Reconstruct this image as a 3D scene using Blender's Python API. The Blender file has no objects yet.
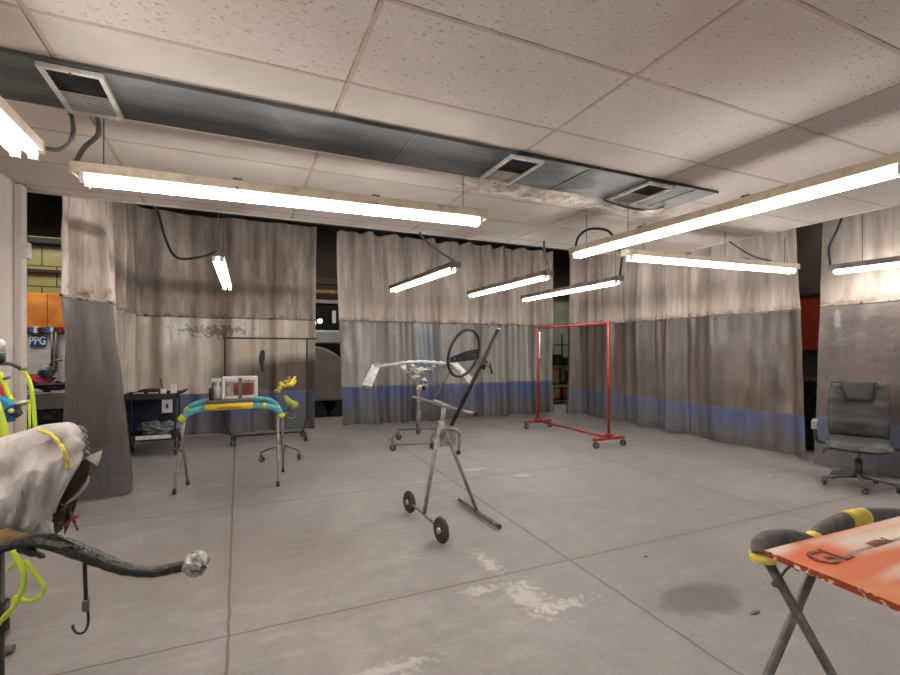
import bpy, math, random
from mathutils import Vector, Matrix, noise
random.seed(7)
C = bpy.context.scene.collection
S_, C_ = math.sin(math.radians(24.1)), math.cos(math.radians(24.1))
F, HZ, CAMZ = 474.0, 350.0, 1.4
ZC = 2.69                      # ceiling height

# ---------------------------------------------------------------- measuring: photo pixel -> point in the room
def PT(x, y, t):               # at distance t along the view axis
    u = (x-450)/F; v = (HZ-y)/F
    return Vector((t*(u*C_+S_), t*(-u*S_+C_), CAMZ+t*v))
def PZ(x, y, z):
    return PT(x, y, (z-CAMZ)*F/(HZ-y))
def PY(x, y, Y):
    u = (x-450)/F
    return PT(x, y, Y/(-u*S_+C_))
def PX(x, y, X):
    u = (x-450)/F
    return PT(x, y, X/(u*C_+S_))

# ---------------------------------------------------------------- node helpers
class NT:
    def __init__(s, name):
        s.m = bpy.data.materials.new(name); s.m.use_nodes = True
        s.t = s.m.node_tree; s.n = s.t.nodes; s.n.clear()
        s.out = s.n.new('ShaderNodeOutputMaterial')
        s.b = s.n.new('ShaderNodeBsdfPrincipled'); s.t.links.new(s.b.outputs[0], s.out.inputs[0])
        s.geo = s.n.new('ShaderNodeNewGeometry'); s.pos = s.geo.outputs['Position']
    def link(s, a, b): s.t.links.new(a, b)
    def put(s, sock, v):
        if hasattr(v, 'is_linked') or hasattr(v, 'links'): s.t.links.new(v, sock)
        else: sock.default_value = v
    def math(s, op, a, b=0.0, c=0.0, clamp=False):
        n = s.n.new('ShaderNodeMath'); n.operation = op; n.use_clamp = clamp
        s.put(n.inputs[0], a); s.put(n.inputs[1], b)
        if len(n.inputs) > 2: s.put(n.inputs[2], c)
        return n.outputs[0]
    def vmath(s, op, a, b=(0,0,0)):
        n = s.n.new('ShaderNodeVectorMath'); n.operation = op
        s.put(n.inputs[0], a); s.put(n.inputs[1], b)
        return n.outputs['Value'] if op in ('LENGTH','DOT_PRODUCT','DISTANCE') else n.outputs[0]
    def sep(s, v):
        n = s.n.new('ShaderNodeSeparateXYZ'); s.link(v, n.inputs[0]); return n.outputs
    def noise(s, scale, vec=None, stretch=(1,1,1), detail=3, rough=.55, color=False):
        n = s.n.new('ShaderNodeTexNoise'); n.inputs['Scale'].default_value = scale
        n.inputs['Detail'].default_value = detail; n.inputs['Roughness'].default_value = rough
        s.link(s.vmath('MULTIPLY', vec if vec is not None else s.pos, stretch), n.inputs['Vector'])
        return n.outputs['Color' if color else 'Fac']
    def ramp(s, v, lo, hi):
        n = s.n.new('ShaderNodeMapRange'); n.clamp = True
        s.put(n.inputs[0], v); n.inputs[1].default_value = lo; n.inputs[2].default_value = hi
        return n.outputs[0]
    def mix(s, fac, a, b, mode='MIX'):
        n = s.n.new('ShaderNodeMix'); n.data_type = 'RGBA'; n.blend_type = mode
        s.put(n.inputs[0], fac)
        s.put(n.inputs[6], a if not isinstance(a, tuple) else (*a[:3], 1))
        s.put(n.inputs[7], b if not isinstance(b, tuple) else (*b[:3], 1))
        return n.outputs[2]
    def blob(s, col, center, rad, color, fac=1.0, edge=.5, wob=.35, wscale=6):
        d = s.vmath('SUBTRACT', s.pos, center)
        d = s.vmath('DIVIDE', d, rad)
        w = s.noise(wscale, detail=4)
        l = s.math('ADD', s.vmath('LENGTH', d), s.math('MULTIPLY', s.math('SUBTRACT', w, .5), wob*4))
        f = s.math('MULTIPLY', s.ramp(l, 1+edge*.5, 1-edge*.5), fac)
        return s.mix(f, col, color)
    def bump(s, h, strength=.3, dist=.01):
        n = s.n.new('ShaderNodeBump'); n.inputs['Strength'].default_value = strength
        n.inputs['Distance'].default_value = dist
        s.link(h, n.inputs['Height']); s.link(n.outputs[0], s.b.inputs['Normal'])
    def done(s, col, rough=.6, metal=0.0, spec=.5, coat=0.0):
        s.put(s.b.inputs['Base Color'], col if not isinstance(col, tuple) else (*col[:3], 1))
        s.put(s.b.inputs['Roughness'], rough); s.put(s.b.inputs['Metallic'], metal)
        s.b.inputs['Specular IOR Level'].default_value = spec
        if coat: s.b.inputs['Coat Weight'].default_value = coat; s.b.inputs['Coat Roughness'].default_value = .15
        return s.m

def lin(r, g, b):
    f = lambda c: (c/255/12.92) if c/255 <= .04045 else ((c/255+.055)/1.055)**2.4
    return (f(r), f(g), f(b))

def worn(name, a, b=None, rough=.55, metal=0.0, scale=9, spec=.4, bump=.1, coat=0.0, lo=.38, hi=.68):
    """paint / metal / plastic with blotchy wear"""
    n = NT(name)
    b = b if b is not None else tuple(c*.6 for c in a)
    f = n.ramp(n.noise(scale, detail=5), lo, hi)
    if bump: n.bump(n.noise(scale*5, detail=3), bump, .004)
    return n.done(n.mix(f, a, b), rough, metal, spec, coat)

M = {}
M['black'] = worn('black_plastic', (.014,.013,.013), (.035,.032,.03), .45)
M['black_metal'] = worn('black_metal', (.012,.011,.011), (.05,.045,.04), .4, .3)
M['rubber'] = worn('rubber', (.022,.02,.019), (.07,.065,.06), .75, scale=25)
M['grey_metal'] = worn('grey_painted_steel', (.20,.19,.18), (.34,.32,.30), .45, .35, 20)
M['dull_steel'] = worn('dull_steel', (.10,.095,.09), (.22,.2,.19), .5, .4, 14)
M['beige_metal'] = worn('aged_beige_enamel', lin(206,192,172), lin(160,136,108), .5, scale=11, lo=.5, hi=.8)
M['dark_fixture'] = worn('dusty_grey_enamel', lin(120,108,98), lin(80,70,62), .6, scale=11)
M['red'] = worn('red_enamel', (.33,.028,.022), (.16,.014,.014), .38, .1, 14)
M['white_plastic'] = worn('white_plastic', (.68,.66,.63), (.5,.47,.43), .4, scale=12)
M['teal'] = worn('teal_foam', lin(96,170,176), lin(70,140,150), .8, scale=25, bump=.4)
M['yellow_tape'] = worn('yellow_tape', (.62,.55,.035), (.45,.40,.05), .6, scale=25, bump=.4)
M['mask_yellow'] = worn('masking_tape_yellow', lin(244,224,104), lin(220,192,72), .65, scale=30, bump=.5)
M['grey_foam'] = worn('grey_foam', (.13,.12,.112), (.20,.18,.17), .9, scale=35, bump=.5)
M['hose'] = worn('lime_air_hose', (.50,.64,.025), (.42,.54,.05), .4, scale=12, bump=0)
M['red_hose'] = worn('red_hose', (.45,.03,.03), None, .4)
M['blue_plastic'] = worn('blue_plastic', (.01,.20,.42), (.01,.12,.3), .3, scale=12)
M['steel'] = worn('bright_steel', (.55,.53,.5), (.3,.28,.26), .28, .9, 20)
M['silver'] = worn('silver_tape', (.55,.53,.50), (.12,.11,.10), .3, .55, 45, lo=.42, hi=.6, bump=.6)
M['pale_tape'] = worn('pale_masking', (.56,.54,.51), (.33,.31,.29), .45, .15, 30, bump=.6)
M['wood'] = worn('plywood', lin(216,140,58), lin(180,104,36), .5, scale=3)
M['tan'] = worn('tan_wood', lin(170,130,80), lin(120,85,50), .7)
M['pink'] = worn('pink_cloth', lin(180,50,90), lin(120,30,60), .8)
M['dark_cloth'] = worn('dark_cloth', (.02,.02,.022), (.06,.055,.05), .8)
M['olive'] = worn('olive_paint', lin(110,112,50), lin(70,74,36), .7)
M['grey_primer'] = worn('grey_primer', lin(156,148,141), lin(134,126,120), .5, scale=3)
M['car_white'] = worn('car_white', lin(190,196,198), lin(170,176,178), .3, scale=3)
M['glass_dark'] = worn('dark_glass', (.006,.006,.008), None, .08, bump=0)
M['blue_sign'] = worn('sign_blue', lin(20,84,150), lin(24,76,140), .4, bump=0)
M['letter_white'] = worn('letter_white', (.8,.8,.8), (.75,.75,.75), .5, bump=0)
M['letter_red'] = worn('letter_rust', lin(108,36,14), lin(150,56,24), .6, scale=40, bump=0)
M['paper'] = worn('grey_paper', lin(190,184,178), lin(160,152,146), .7, scale=6)
M['olive_primer'] = worn('olive_dark', lin(70,64,44), lin(50,44,34), .6)
M['clear_wrap'] = worn('plastic_wrap', (.07,.06,.05), (.32,.31,.3), .15, .1, 30, lo=.55, hi=.75)
M['black_wrap'] = worn('black_wrap', (.014,.013,.012), (.06,.056,.052), .22, 0, 26, lo=.5, hi=.8, bump=.8)
M['amber'] = worn('amber_glass', lin(130,60,30), lin(90,30,14), .2, bump=0)

def tube_mat():
    n = NT('glowing_tube')
    n.b.inputs['Emission Color'].default_value = (1, .968, .93, 1)
    n.b.inputs['Emission Strength'].default_value = 30.0
    return n.done((.9,.9,.88), .4)
M['tube'] = tube_mat()
def bulb_mat():
    n = NT('glowing_bulb')
    n.b.inputs['Emission Color'].default_value = (1, .95, .85, 1)
    n.b.inputs['Emission Strength'].default_value = 25.0
    return n.done((.9,.9,.88), .4)
M['bulb'] = bulb_mat()

def ceiling_mat():
    n = NT('ceiling_tiles'); x, y, z = n.sep(n.pos)
    near = n.ramp(y, 2.33, 2.29)
    # short dark fissures
    v = n.n.new('ShaderNodeTexNoise'); v.inputs['Scale'].default_value = 38; v.inputs['Detail'].default_value = 1.5
    n.link(n.vmath('MULTIPLY', n.pos, (1, 1.9, 1)), v.inputs['Vector'])
    fis = n.ramp(v.outputs['Fac'], .375, .30)
    v2 = n.noise(95, detail=1)
    pit = n.ramp(v2, .34, .27)
    hole = n.math('MULTIPLY', n.math('MAXIMUM', fis, n.math('MULTIPLY', pit, .6)), near)
    col = n.mix(n.ramp(n.noise(1.1, detail=3), .3, .7), lin(212,203,196), lin(198,187,178))
    far = n.mix(n.ramp(n.noise(2.0, detail=4), .3, .7), lin(206,198,190), lin(188,178,169))
    col = n.mix(near, far, col)
    col = n.mix(n.math('MULTIPLY', hole, .42), col, lin(120,100,86))
    # pinkish worn area and age stains
    col = n.blob(col, (1.95, 1.35, ZC), (.5,.3,1), lin(180,148,138), .25, 1.2)
    col = n.blob(col, (3.4, 3.35, ZC), (.45,.2,1), lin(215,205,190), .7, 1.2)
    # T-bar grid
    def line(c, off, sp, w):
        a = n.math('DIVIDE', n.math('SUBTRACT', c, off), sp)
        d = n.math('ABSOLUTE', n.math('SUBTRACT', n.math('FRACT', n.math('ADD', a, .5)), .5))
        d = n.math('MULTIPLY', d, sp); sd = n.math('ADD', n.math('SUBTRACT', n.math('MULTIPLY', n.math('FRACT', n.math('ADD', a, .5)), sp), sp*.5), w)
        return n.ramp(d, w+.0025, w-.0015), n.ramp(n.math('ABSOLUTE', sd), .005, .0015)
    ax, ex = line(x, .485, 1.222, .011)
    ay, ey = line(y, 1.08, .606, .011)
    g = n.math('MAXIMUM', ax, ay); e = n.math('MAXIMUM', ex, ey)
    col = n.mix(n.math('MULTIPLY', g, .7), col, lin(176,158,144))
    en = n.ramp(n.noise(3, detail=3), .35, .6)
    col = n.mix(n.math('MULTIPLY', n.math('MULTIPLY', e, .85), en), col, lin(84,68,58))
    n.bump(n.math('SUBTRACT', n.math('MULTIPLY', g, .6), hole), .5, .006)
    return n.done(col, .85, spec=.2)
M['ceiling'] = ceiling_mat()

def floor_mat():
    n = NT('stained_concrete'); x, y, z = n.sep(n.pos)
    big = n.ramp(n.noise(.8, detail=6, rough=.65), .35, .68)
    mid = n.ramp(n.noise(3.5, detail=8, rough=.78), .4, .64)
    fin = n.ramp(n.noise(40, detail=4), .3, .7)
    col = n.mix(big, lin(164,157,153), lin(138,131,128))
    col = n.mix(n.math('MULTIPLY', mid, .55), col, lin(114,107,103))
    col = n.mix(n.math('MULTIPLY', fin, .25), col, lin(120,110,104))
    str_ = n.ramp(n.noise(2.2, stretch=(1,4,1), detail=8, rough=.78), .52, .68)
    col = n.mix(n.math('MULTIPLY', str_, .45), col, lin(176,166,158))
    # scuffed brown area near the door side
    col = n.blob(col, (-.1, 3.6, 0), (.9,.6,1), lin(112,100,92), .45, 1.4)
    col = n.blob(col, (.3, 5.9, 0), (1.2,1.0,1), lin(124,108,98), .4, 1.4)
    col = n.blob(col, (3.4, 2.2, 0), (1.6,1.6,1), lin(112,105,103), .5, 1.4)  # wide soft grey patches, floor darker toward the right
    col = n.blob(col, (4.6, 4.6, 0), (1.6,2.0,1), lin(118,110,108), .35, 1.4)
    # oil stain and paint splashes
    col = n.blob(col, (2.39, 1.86, 0), (.26,.15,1), lin(92,86,84), .8, .35, .2)
    for c, r in (((1.50,2.28,0),(.10,.22,1)), ((1.62,2.12,0),(.20,.05,1)), ((1.50,2.75,0),(.05,.17,1)), ((1.28,2.45,0),(.10,.05,1)),
                 ((2.55,4.95,0),(.16,.05,1)), ((2.9,4.5,0),(.10,.05,1)), ((.6,2.0,0),(.2,.05,1))):
        col = n.blob(col, c, tuple(q*.75 for q in r), lin(206,200,196), .45, 1.1, 1.3, 22)
    chips = n.ramp(n.noise(20, detail=5, rough=.75), .68, .72)
    col = n.mix(n.math('MULTIPLY', chips, .5), col, lin(200,190,184))
    # joints
    wob = n.math('MULTIPLY', n.math('SUBTRACT', n.noise(7, detail=3), .5), .02)
    def joint(c, at, w):
        d = n.math('ABSOLUTE', n.math('ADD', n.math('SUBTRACT', c, at), wob))
        return n.ramp(d, w, w*.3)
    # x joints drift slightly
    xs = n.math('SUBTRACT', x, n.math('MULTIPLY', y, .035))
    j = joint(x, -.045, .011)
    for s in (joint(xs, 1.93, .011), joint(x, 4.31, .010), joint(x, -2.2, .01), joint(y, 2.56, .009), joint(y, 4.64, .010), joint(y, 6.75, .010), joint(y, .45, .01), joint(x, 6.5, .01), joint(y, 8.9, .01)):
        j = n.math('MAXIMUM', j, s)
    halo = n.math('MAXIMUM', joint(x, -.045, .09), joint(y, 2.56, .08))
    col = n.mix(n.math('MULTIPLY', halo, .15), col, lin(110,98,90))
    col = n.mix(n.math('MULTIPLY', j, .72), col, lin(88,76,69))
    # hairline cracks
    vo = n.n.new('ShaderNodeTexVoronoi'); vo.feature = 'DISTANCE_TO_EDGE'; vo.inputs['Scale'].default_value = 1.0
    n.link(n.vmath('ADD', n.pos, n.vmath('MULTIPLY', n.noise(3, detail=5, color=True), (.5,.5,.5))), vo.inputs['Vector'])
    cr = n.math('MULTIPLY', n.ramp(vo.outputs['Distance'], .006, .001), n.ramp(n.noise(.9), .55, .68))
    col = n.mix(n.math('MULTIPLY', cr, .5), col, lin(96,84,78))
    n.bump(n.math('SUBTRACT', n.noise(30, detail=5), n.math('MULTIPLY', j, 2.0)), .25, .006)
    return n.done(col, n.mix(mid, (.62,.62,.62), (.42,.42,.42)), spec=.35)
M['floor'] = floor_mat()

def wall_mat(name, a, b, sc=1.2):
    n = NT(name)
    c = n.mix(n.ramp(n.noise(sc, detail=5), .3, .7), a, b)
    c = n.mix(n.math('MULTIPLY', n.ramp(n.noise(14, detail=5), .6, .75), .35), c, tuple(q*.6 for q in a))
    n.bump(n.noise(60), .1, .004)
    return n.done(c, .7, spec=.3)
M['wall'] = wall_mat('white_painted_board', lin(206,196,188), lin(192,180,171))
M['trim'] = wall_mat('off_white_trim', lin(214,206,198), lin(188,176,164))
M['dark_wall'] = wall_mat('dim_shop_wall', lin(84,74,66), lin(58,50,45))
M['roof'] = wall_mat('dark_roof', lin(48,42,38), lin(30,26,24))
M['green_wall'] = wall_mat('pale_green_wall', lin(140,146,128), lin(116,120,104))
M['red_panel'] = wall_mat('red_panel', lin(150,48,28), lin(120,36,22))
def block_mat():
    n = NT('olive_glazed_block')
    br = n.n.new('ShaderNodeTexBrick'); br.offset = .5
    br.inputs['Scale'].default_value = 1; br.inputs['Brick Width'].default_value = .42; br.inputs['Row Height'].default_value = .36
    br.inputs['Mortar Size'].default_value = .012
    br.inputs['Color1'].default_value = (*lin(136,132,84),1); br.inputs['Color2'].default_value = (*lin(132,130,80),1); br.inputs['Mortar'].default_value = (*lin(60,58,40),1)
    x, y, z = n.sep(n.pos); cb = n.n.new('ShaderNodeCombineXYZ'); n.link(x, cb.inputs[0]); n.link(z, cb.inputs[1]); n.link(cb.outputs[0], br.inputs['Vector'])
    return n.done(br.outputs['Color'], .35)
M['block'] = block_mat()
def duct_mat():
    n = NT('galvanised_duct')
    c = n.mix(n.ramp(n.noise(5, stretch=(.5,2,1), detail=5), .35, .7), (.075,.078,.08), (.14,.14,.14))
    c = n.mix(n.math('MULTIPLY', n.ramp(n.noise(2, detail=3), .45, .7), .5), c, (.055,.057,.058))
    n.bump(n.noise(6, stretch=(.5,1,1), detail=3), .35, .03)
    return n.done(c, .5, .3)
M['duct'] = duct_mat()
def foil_mat():
    n = NT('foil_facing')
    c = n.mix(n.ramp(n.noise(14, detail=5), .35, .65), lin(222,210,196), lin(160,146,132))
    n.bump(n.noise(22, detail=6, rough=.7), .9, .03)
    return n.done(c, .35, .35)
M['foil'] = foil_mat()
M['olive_tape'] = worn('olive_tape', lin(176,172,76), lin(120,120,60), .6, scale=40)

def canvas_mat(name, clean, dirty, amount, zseam, smudge_and_shading=()):
    n = NT(name); x, y, z = n.sep(n.pos)
    streak = n.noise(3.2, stretch=(1.6,1.6,.28), detail=6, rough=.62)
    c = n.mix(n.ramp(streak, .5-.2*amount, .75-.15*amount), clean, dirty)
    fine = n.ramp(n.noise(8, stretch=(1,1,.06), detail=4, rough=.6), .38, .66)  # fine vertical streaks paint fold contrast into the stained colour
    c = n.mix(n.math('MULTIPLY', fine, .55), c, tuple(q*.55 for q in dirty))
    soot = n.ramp(n.noise(2.4, stretch=(1,1,.12), detail=5, rough=.7), .52, .68)
    c = n.mix(n.math('MULTIPLY', soot, .75*amount), c, tuple(q*.32 for q in dirty))
    mark = n.ramp(n.noise(7, stretch=(1,1,.5), detail=6, rough=.75), .66, .70)
    c = n.mix(n.math('MULTIPLY', mark, .7*amount), c, tuple(q*.18 for q in dirty))
    blot = n.ramp(n.noise(1.3, stretch=(1,1,.7), detail=5), .42, .72)
    c = n.mix(n.math('MULTIPLY', blot, .55*amount), c, tuple(q*.62 for q in dirty))
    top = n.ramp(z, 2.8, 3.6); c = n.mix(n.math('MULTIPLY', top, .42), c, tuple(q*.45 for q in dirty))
    for s in smudge_and_shading: c = n.blob(c, *s)
    sm = n.math('MULTIPLY', n.ramp(z, zseam+.09, zseam), n.ramp(n.noise(9, detail=4), .45, .62))
    c = n.mix(n.math('MULTIPLY', sm, .75), c, (.03,.025,.02))
    n.bump(n.noise(120, detail=2), .08, .002)
    return n.done(c, .75, spec=.2)
def vinyl_mat(name, a, b, dirt=.5, smudge_and_shading=(), rough=.22):
    n = NT(name); x, y, z = n.sep(n.pos)
    c = n.mix(n.ramp(n.noise(1.5, stretch=(1.4,1.4,.5), detail=5), .35, .65), a, b)
    st = n.ramp(n.noise(4.5, stretch=(2,2,.3), detail=6), .5, .72)
    c = n.mix(n.math('MULTIPLY', st, dirt), c, tuple(q*.45 for q in b))
    fine = n.ramp(n.noise(9, stretch=(1,1,.05), detail=4), .4, .66)
    c = n.mix(n.math('MULTIPLY', fine, .4*dirt), c, tuple(q*.5 for q in b))
    sp = n.ramp(n.noise(11, detail=6, rough=.75), .66, .72)
    c = n.mix(n.math('MULTIPLY', sp, .5*dirt), c, tuple(q*.25 for q in b))
    for s in smudge_and_shading: c = n.blob(c, *s)
    n.bump(n.noise(5, detail=4), .35, .03)
    return n.done(c, rough, spec=.55)

# ---------------------------------------------------------------- mesh helpers
class MB:
    def __init__(s): s.v = []; s.f = []; s.sm = []
    def add(s, vs, fs, smooth=False):
        o = len(s.v); s.v += [Vector(p) for p in vs]; s.f += [tuple(i+o for i in f) for f in fs]; s.sm += [smooth]*len(fs); return s
    def box(s, c, d, rz=0, R=None):
        R = R or Matrix.Rotation(rz, 3, 'Z'); c = Vector(c); h = [q/2 for q in d]
        b = min(h)*.18
        vs = []; 
        # chamfered box: 24 verts
        idx = {}
        for sx in (-1,1):
            for sy in (-1,1):
                for sz in (-1,1):
                    for k in range(3):
                        p = [sx*(h[0]-b), sy*(h[1]-b), sz*(h[2]-b)]; p[k] = (sx,sy,sz)[k]*h[k]
                        idx[(sx,sy,sz,k)] = len(vs); vs.append(c + R @ Vector(p))
        fs = []
        for k in range(3):
            a, e = (k+1)%3, (k+2)%3
            for sg in (-1,1):
                q = []
                for (i,j) in ((-1,-1),(1,-1),(1,1),(-1,1)):
                    t = [0,0,0]; t[k]=sg; t[a]=i; t[e]=j; q.append(idx[(*t,k)])
                fs.append(tuple(q if sg > 0 else q[::-1]))
        for k in range(3):           # edges
            a, e = (k+1)%3, (k+2)%3
            for i in (-1,1):
                for j in (-1,1):
                    t0 = [0,0,0]; t0[a]=i; t0[e]=j; t1 = list(t0); t0[k]=-1; t1[k]=1
                    fs.append((idx[(*t0,a)], idx[(*t1,a)], idx[(*t1,e)], idx[(*t0,e)]))
        for sx in (-1,1):
            for sy in (-1,1):
                for sz in (-1,1): fs.append(tuple(idx[(sx,sy,sz,k)] for k in range(3)))
        return s.add(vs, fs)
    def tube(s, pts, r, seg=10, closed=False, caps=True, smooth=True):
        pts = [Vector(p) for p in pts]; n = len(pts)
        rs = r if isinstance(r, (list, tuple)) else [r]*n
        T = []
        for i in range(n):
            if closed: d = pts[(i+1)%n]-pts[i-1]
            else: d = pts[min(i+1,n-1)]-pts[max(i-1,0)]
            T.append(d.normalized())
        a = Vector((0,0,1)) if abs(T[0].z) < .9 else Vector((1,0,0))
        N = (a - T[0]*a.dot(T[0])).normalized(); vs = []; fs = []
        for i in range(n):
            N = (N - T[i]*N.dot(T[i])).normalized(); B = T[i].cross(N)
            for k in range(seg):
                th = 2*math.pi*k/seg; vs.append(pts[i] + (N*math.cos(th)+B*math.sin(th))*rs[i])
        m = n if closed else n-1
        for i in range(m):
            j = (i+1)%n
            for k in range(seg):
                l = (k+1)%seg; fs.append((i*seg+k, i*seg+l, j*seg+l, j*seg+k))
        s.add(vs, fs, smooth)
        if caps and not closed: s.add([], [])
        if caps and not closed:
            o = len(s.v)-len(vs)
            s.f.append(tuple(o+k for k in range(seg))[::-1]); s.sm.append(False)
            s.f.append(tuple(o+(n-1)*seg+k for k in range(seg))); s.sm.append(False)
        return s
    def cyl(s, a, b, r0, r1=None, seg=14): return s.tube([a, b], [r0, r0 if r1 is None else r1], seg)
    def ring(s, c, r, rr, ax, seg=40, k=8, sq=(1,1)):
        ax = Vector(ax).normalized(); u = ax.orthogonal().normalized(); w = ax.cross(u); c = Vector(c)
        return s.tube([c+(u*math.cos(2*math.pi*i/seg)*sq[0]+w*math.sin(2*math.pi*i/seg)*sq[1])*r for i in range(seg)], rr, k, closed=True)
    def ball(s, c, r, seg=14, jit=0.0, sc=(1,1,1)):
        c = Vector(c); vs = []; fs = []; rings = seg//2+1
        for i in range(rings+1):
            ph = math.pi*i/rings
            for k in range(seg):
                th = 2*math.pi*k/seg
                d = Vector((math.sin(ph)*math.cos(th), math.sin(ph)*math.sin(th), math.cos(ph)))
                q = r*(1+jit*noise.noise(d*3+c*5))
                vs.append(c+Vector((d.x*sc[0], d.y*sc[1], d.z*sc[2]))*q)
        for i in range(rings):
            for k in range(seg):
                l = (k+1)%seg; fs.append((i*seg+k, (i+1)*seg+k, (i+1)*seg+l, i*seg+l))
        return s.add(vs, fs, jit == 0)
    def build(s, name, mat, parent=None, solid=0, sub=0, bevel=0):
        org = parent_loc(parent)
        me = bpy.data.meshes.new(name); me.from_pydata([v-org for v in s.v], [], s.f); me.update()
        for p, q in zip(me.polygons, s.sm): p.use_smooth = q
        me.materials.append(M[mat] if isinstance(mat, str) else mat)
        o = bpy.data.objects.new(name, me); C.objects.link(o)
        if parent: o.parent = parent
        if solid: m = o.modifiers.new('s', 'SOLIDIFY'); m.thickness = solid; m.offset = 0
        if bevel: m = o.modifiers.new('b', 'BEVEL'); m.width = bevel; m.segments = 3; m.limit_method = 'ANGLE'
        if sub: m = o.modifiers.new('u', 'SUBSURF'); m.levels = sub; m.render_levels = sub
        return o
WL = {}
def parent_loc(p):
    l = Vector((0,0,0))
    while p is not None: l += p.location; p = p.parent
    return l
def thing(name, label, cat, loc, group=None):
    o = bpy.data.objects.new(name, None); C.objects.link(o); o.location = Vector(loc); o.empty_display_size = .1
    o['label'] = label; o['category'] = cat
    if group: o['group'] = group
    return o
def tag(o, label, cat, group=None):
    o['label'] = label; o['category'] = cat
    if group: o['group'] = group
    return o
def struct(o): o['kind'] = 'structure'; return o
def bez(pts, n=8):
    """smooth curve through points (Catmull-Rom)"""
    P = [Vector(p) for p in pts]; P = [P[0]*2-P[1]] + P + [P[-1]*2-P[-2]]; out = []
    for i in range(1, len(P)-2):
        for k in range(n):
            t = k/n; a, b, c, d = P[i-1:i+3]
            out.append(.5*((2*b)+(c-a)*t+(2*a-5*b+4*c-d)*t*t+(3*b-a-3*c+d)*t**3))
    out.append(P[-2]); return out

# ---------------------------------------------------------------- the setting
struct(MB().box((2, 4, -.05), (16, 18, .1)).build('floor', 'floor'))
# suspended ceiling: one slab, edge exposed toward the curtains
struct(MB().box((1.85, 1.2, ZC+.02), (6.95, 7.40, .04)).build('ceiling', 'ceiling'))
struct(MB().box((-1.62, 1.55, 1.345), (.12, 6.3, 2.69)).build('wall_left', 'wall'))
struct(MB().box((-1.535, 4.70, 1.335), (.05, .10, 2.67)).build('trim_1', 'trim'))
struct(MB().box((2, 12.0, 2.3), (16, .1, 4.6)).build('wall_back', 'dark_wall'))
struct(MB().box((9.6, 4, 2.3), (.1, 18, 4.6)).build('wall_right', 'dark_wall'))
struct(MB().box((-5.6, 4, 2.3), (.1, 18, 4.6)).build('wall_far_side', 'dark_wall'))
struct(MB().box((2, 8.3, 4.65), (16, 9.5, .1)).build('roof_deck', 'roof'))
b = MB()
for y in (5.6, 7.1, 9.2): b.box((2, y, 4.35), (15, .08, .3))
for x in (-3, -1, 1, 3, 5, 7): b.box((x, 7.8, 4.05), (.06, 7, .12))
struct(b.build('roof_beam', 'roof'))
# light edge moulding along the ceiling edges
struct(MB().box((1.85, 4.905, ZC+.015), (6.95, .025, .05)).build('trim_2', 'trim'))
struct(MB().box((5.33, 1.2, ZC+.015), (.025, 7.4, .05)).build('trim_3', 'trim'))
# foil faced insulation bulging under the tiles beyond the duct
def foil(name, x0, x1, y0, y1, dz):
    m = MB(); nx, ny = 40, 8; vs = []; fs = []
    for i in range(nx+1):
        for j in range(ny+1):
            x = x0+(x1-x0)*i/nx; y = y0+(y1-y0)*j/ny
            sag = dz*math.sin(math.pi*i/nx)*math.sin(math.pi*j/ny)
            vs.append((x, y+.02*math.sin(i*.9), ZC-.004-sag-.008*abs(noise.noise(Vector((x*6,y*9,0))))))
    for i in range(nx):
        for j in range(ny):
            a = i*(ny+1)+j; fs.append((a, a+1, a+ny+2, a+ny+1))
    o = m.add(vs, fs, True).build(name, 'foil'); struct(o); return o
foil('ceiling_foil_panel', 1.55, 3.0, 3.14, 3.42, .035)
foil('ceiling_foil_panel', 3.0, 3.75, 3.16, 3.42, .03)

# ---------------------------------------------------------------- duct with its registers
du = thing('air_duct', 'long dark galvanised air duct set into the tiled ceiling', 'duct', (1.0, 2.86, ZC-.02))
MB().box((.98, 2.86, ZC-.012), (5.1, .48, .022)).build('duct_body', 'duct', du)
t_ = MB(); t_.box((-.05, 3.108, ZC-.022), (3.0, .02, .012)); t_.build('edge_angle', 'trim', du)
t_ = MB(); t_.box((2.6, 2.615, ZC-.014), (1.9, .008, .022)); t_.build('edge_strip', 'black_metal', du)
for x in (.95, 2.25, 3.3): MB().box((x, 2.86, ZC-.025), (.012, .47, .006)).build('seam', 'dull_steel', du)
def cover(x0, x1):
    m = MB(); xs = (x0, (x0+x1)/2, x1); vs = [(x0,2.63,ZC-.024),(x1,2.63,ZC-.024),(x1,3.09,ZC-.024),(x0,3.09,ZC-.024),((x0+x1)/2,2.86,ZC-.05)]
    m.add(vs, [(0,1,4),(1,2,4),(2,3,4),(3,0,4)]); return m.build('crossbroken_patch', 'duct', du)
cover(.10, .48); cover(2.28, 2.72)
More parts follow.
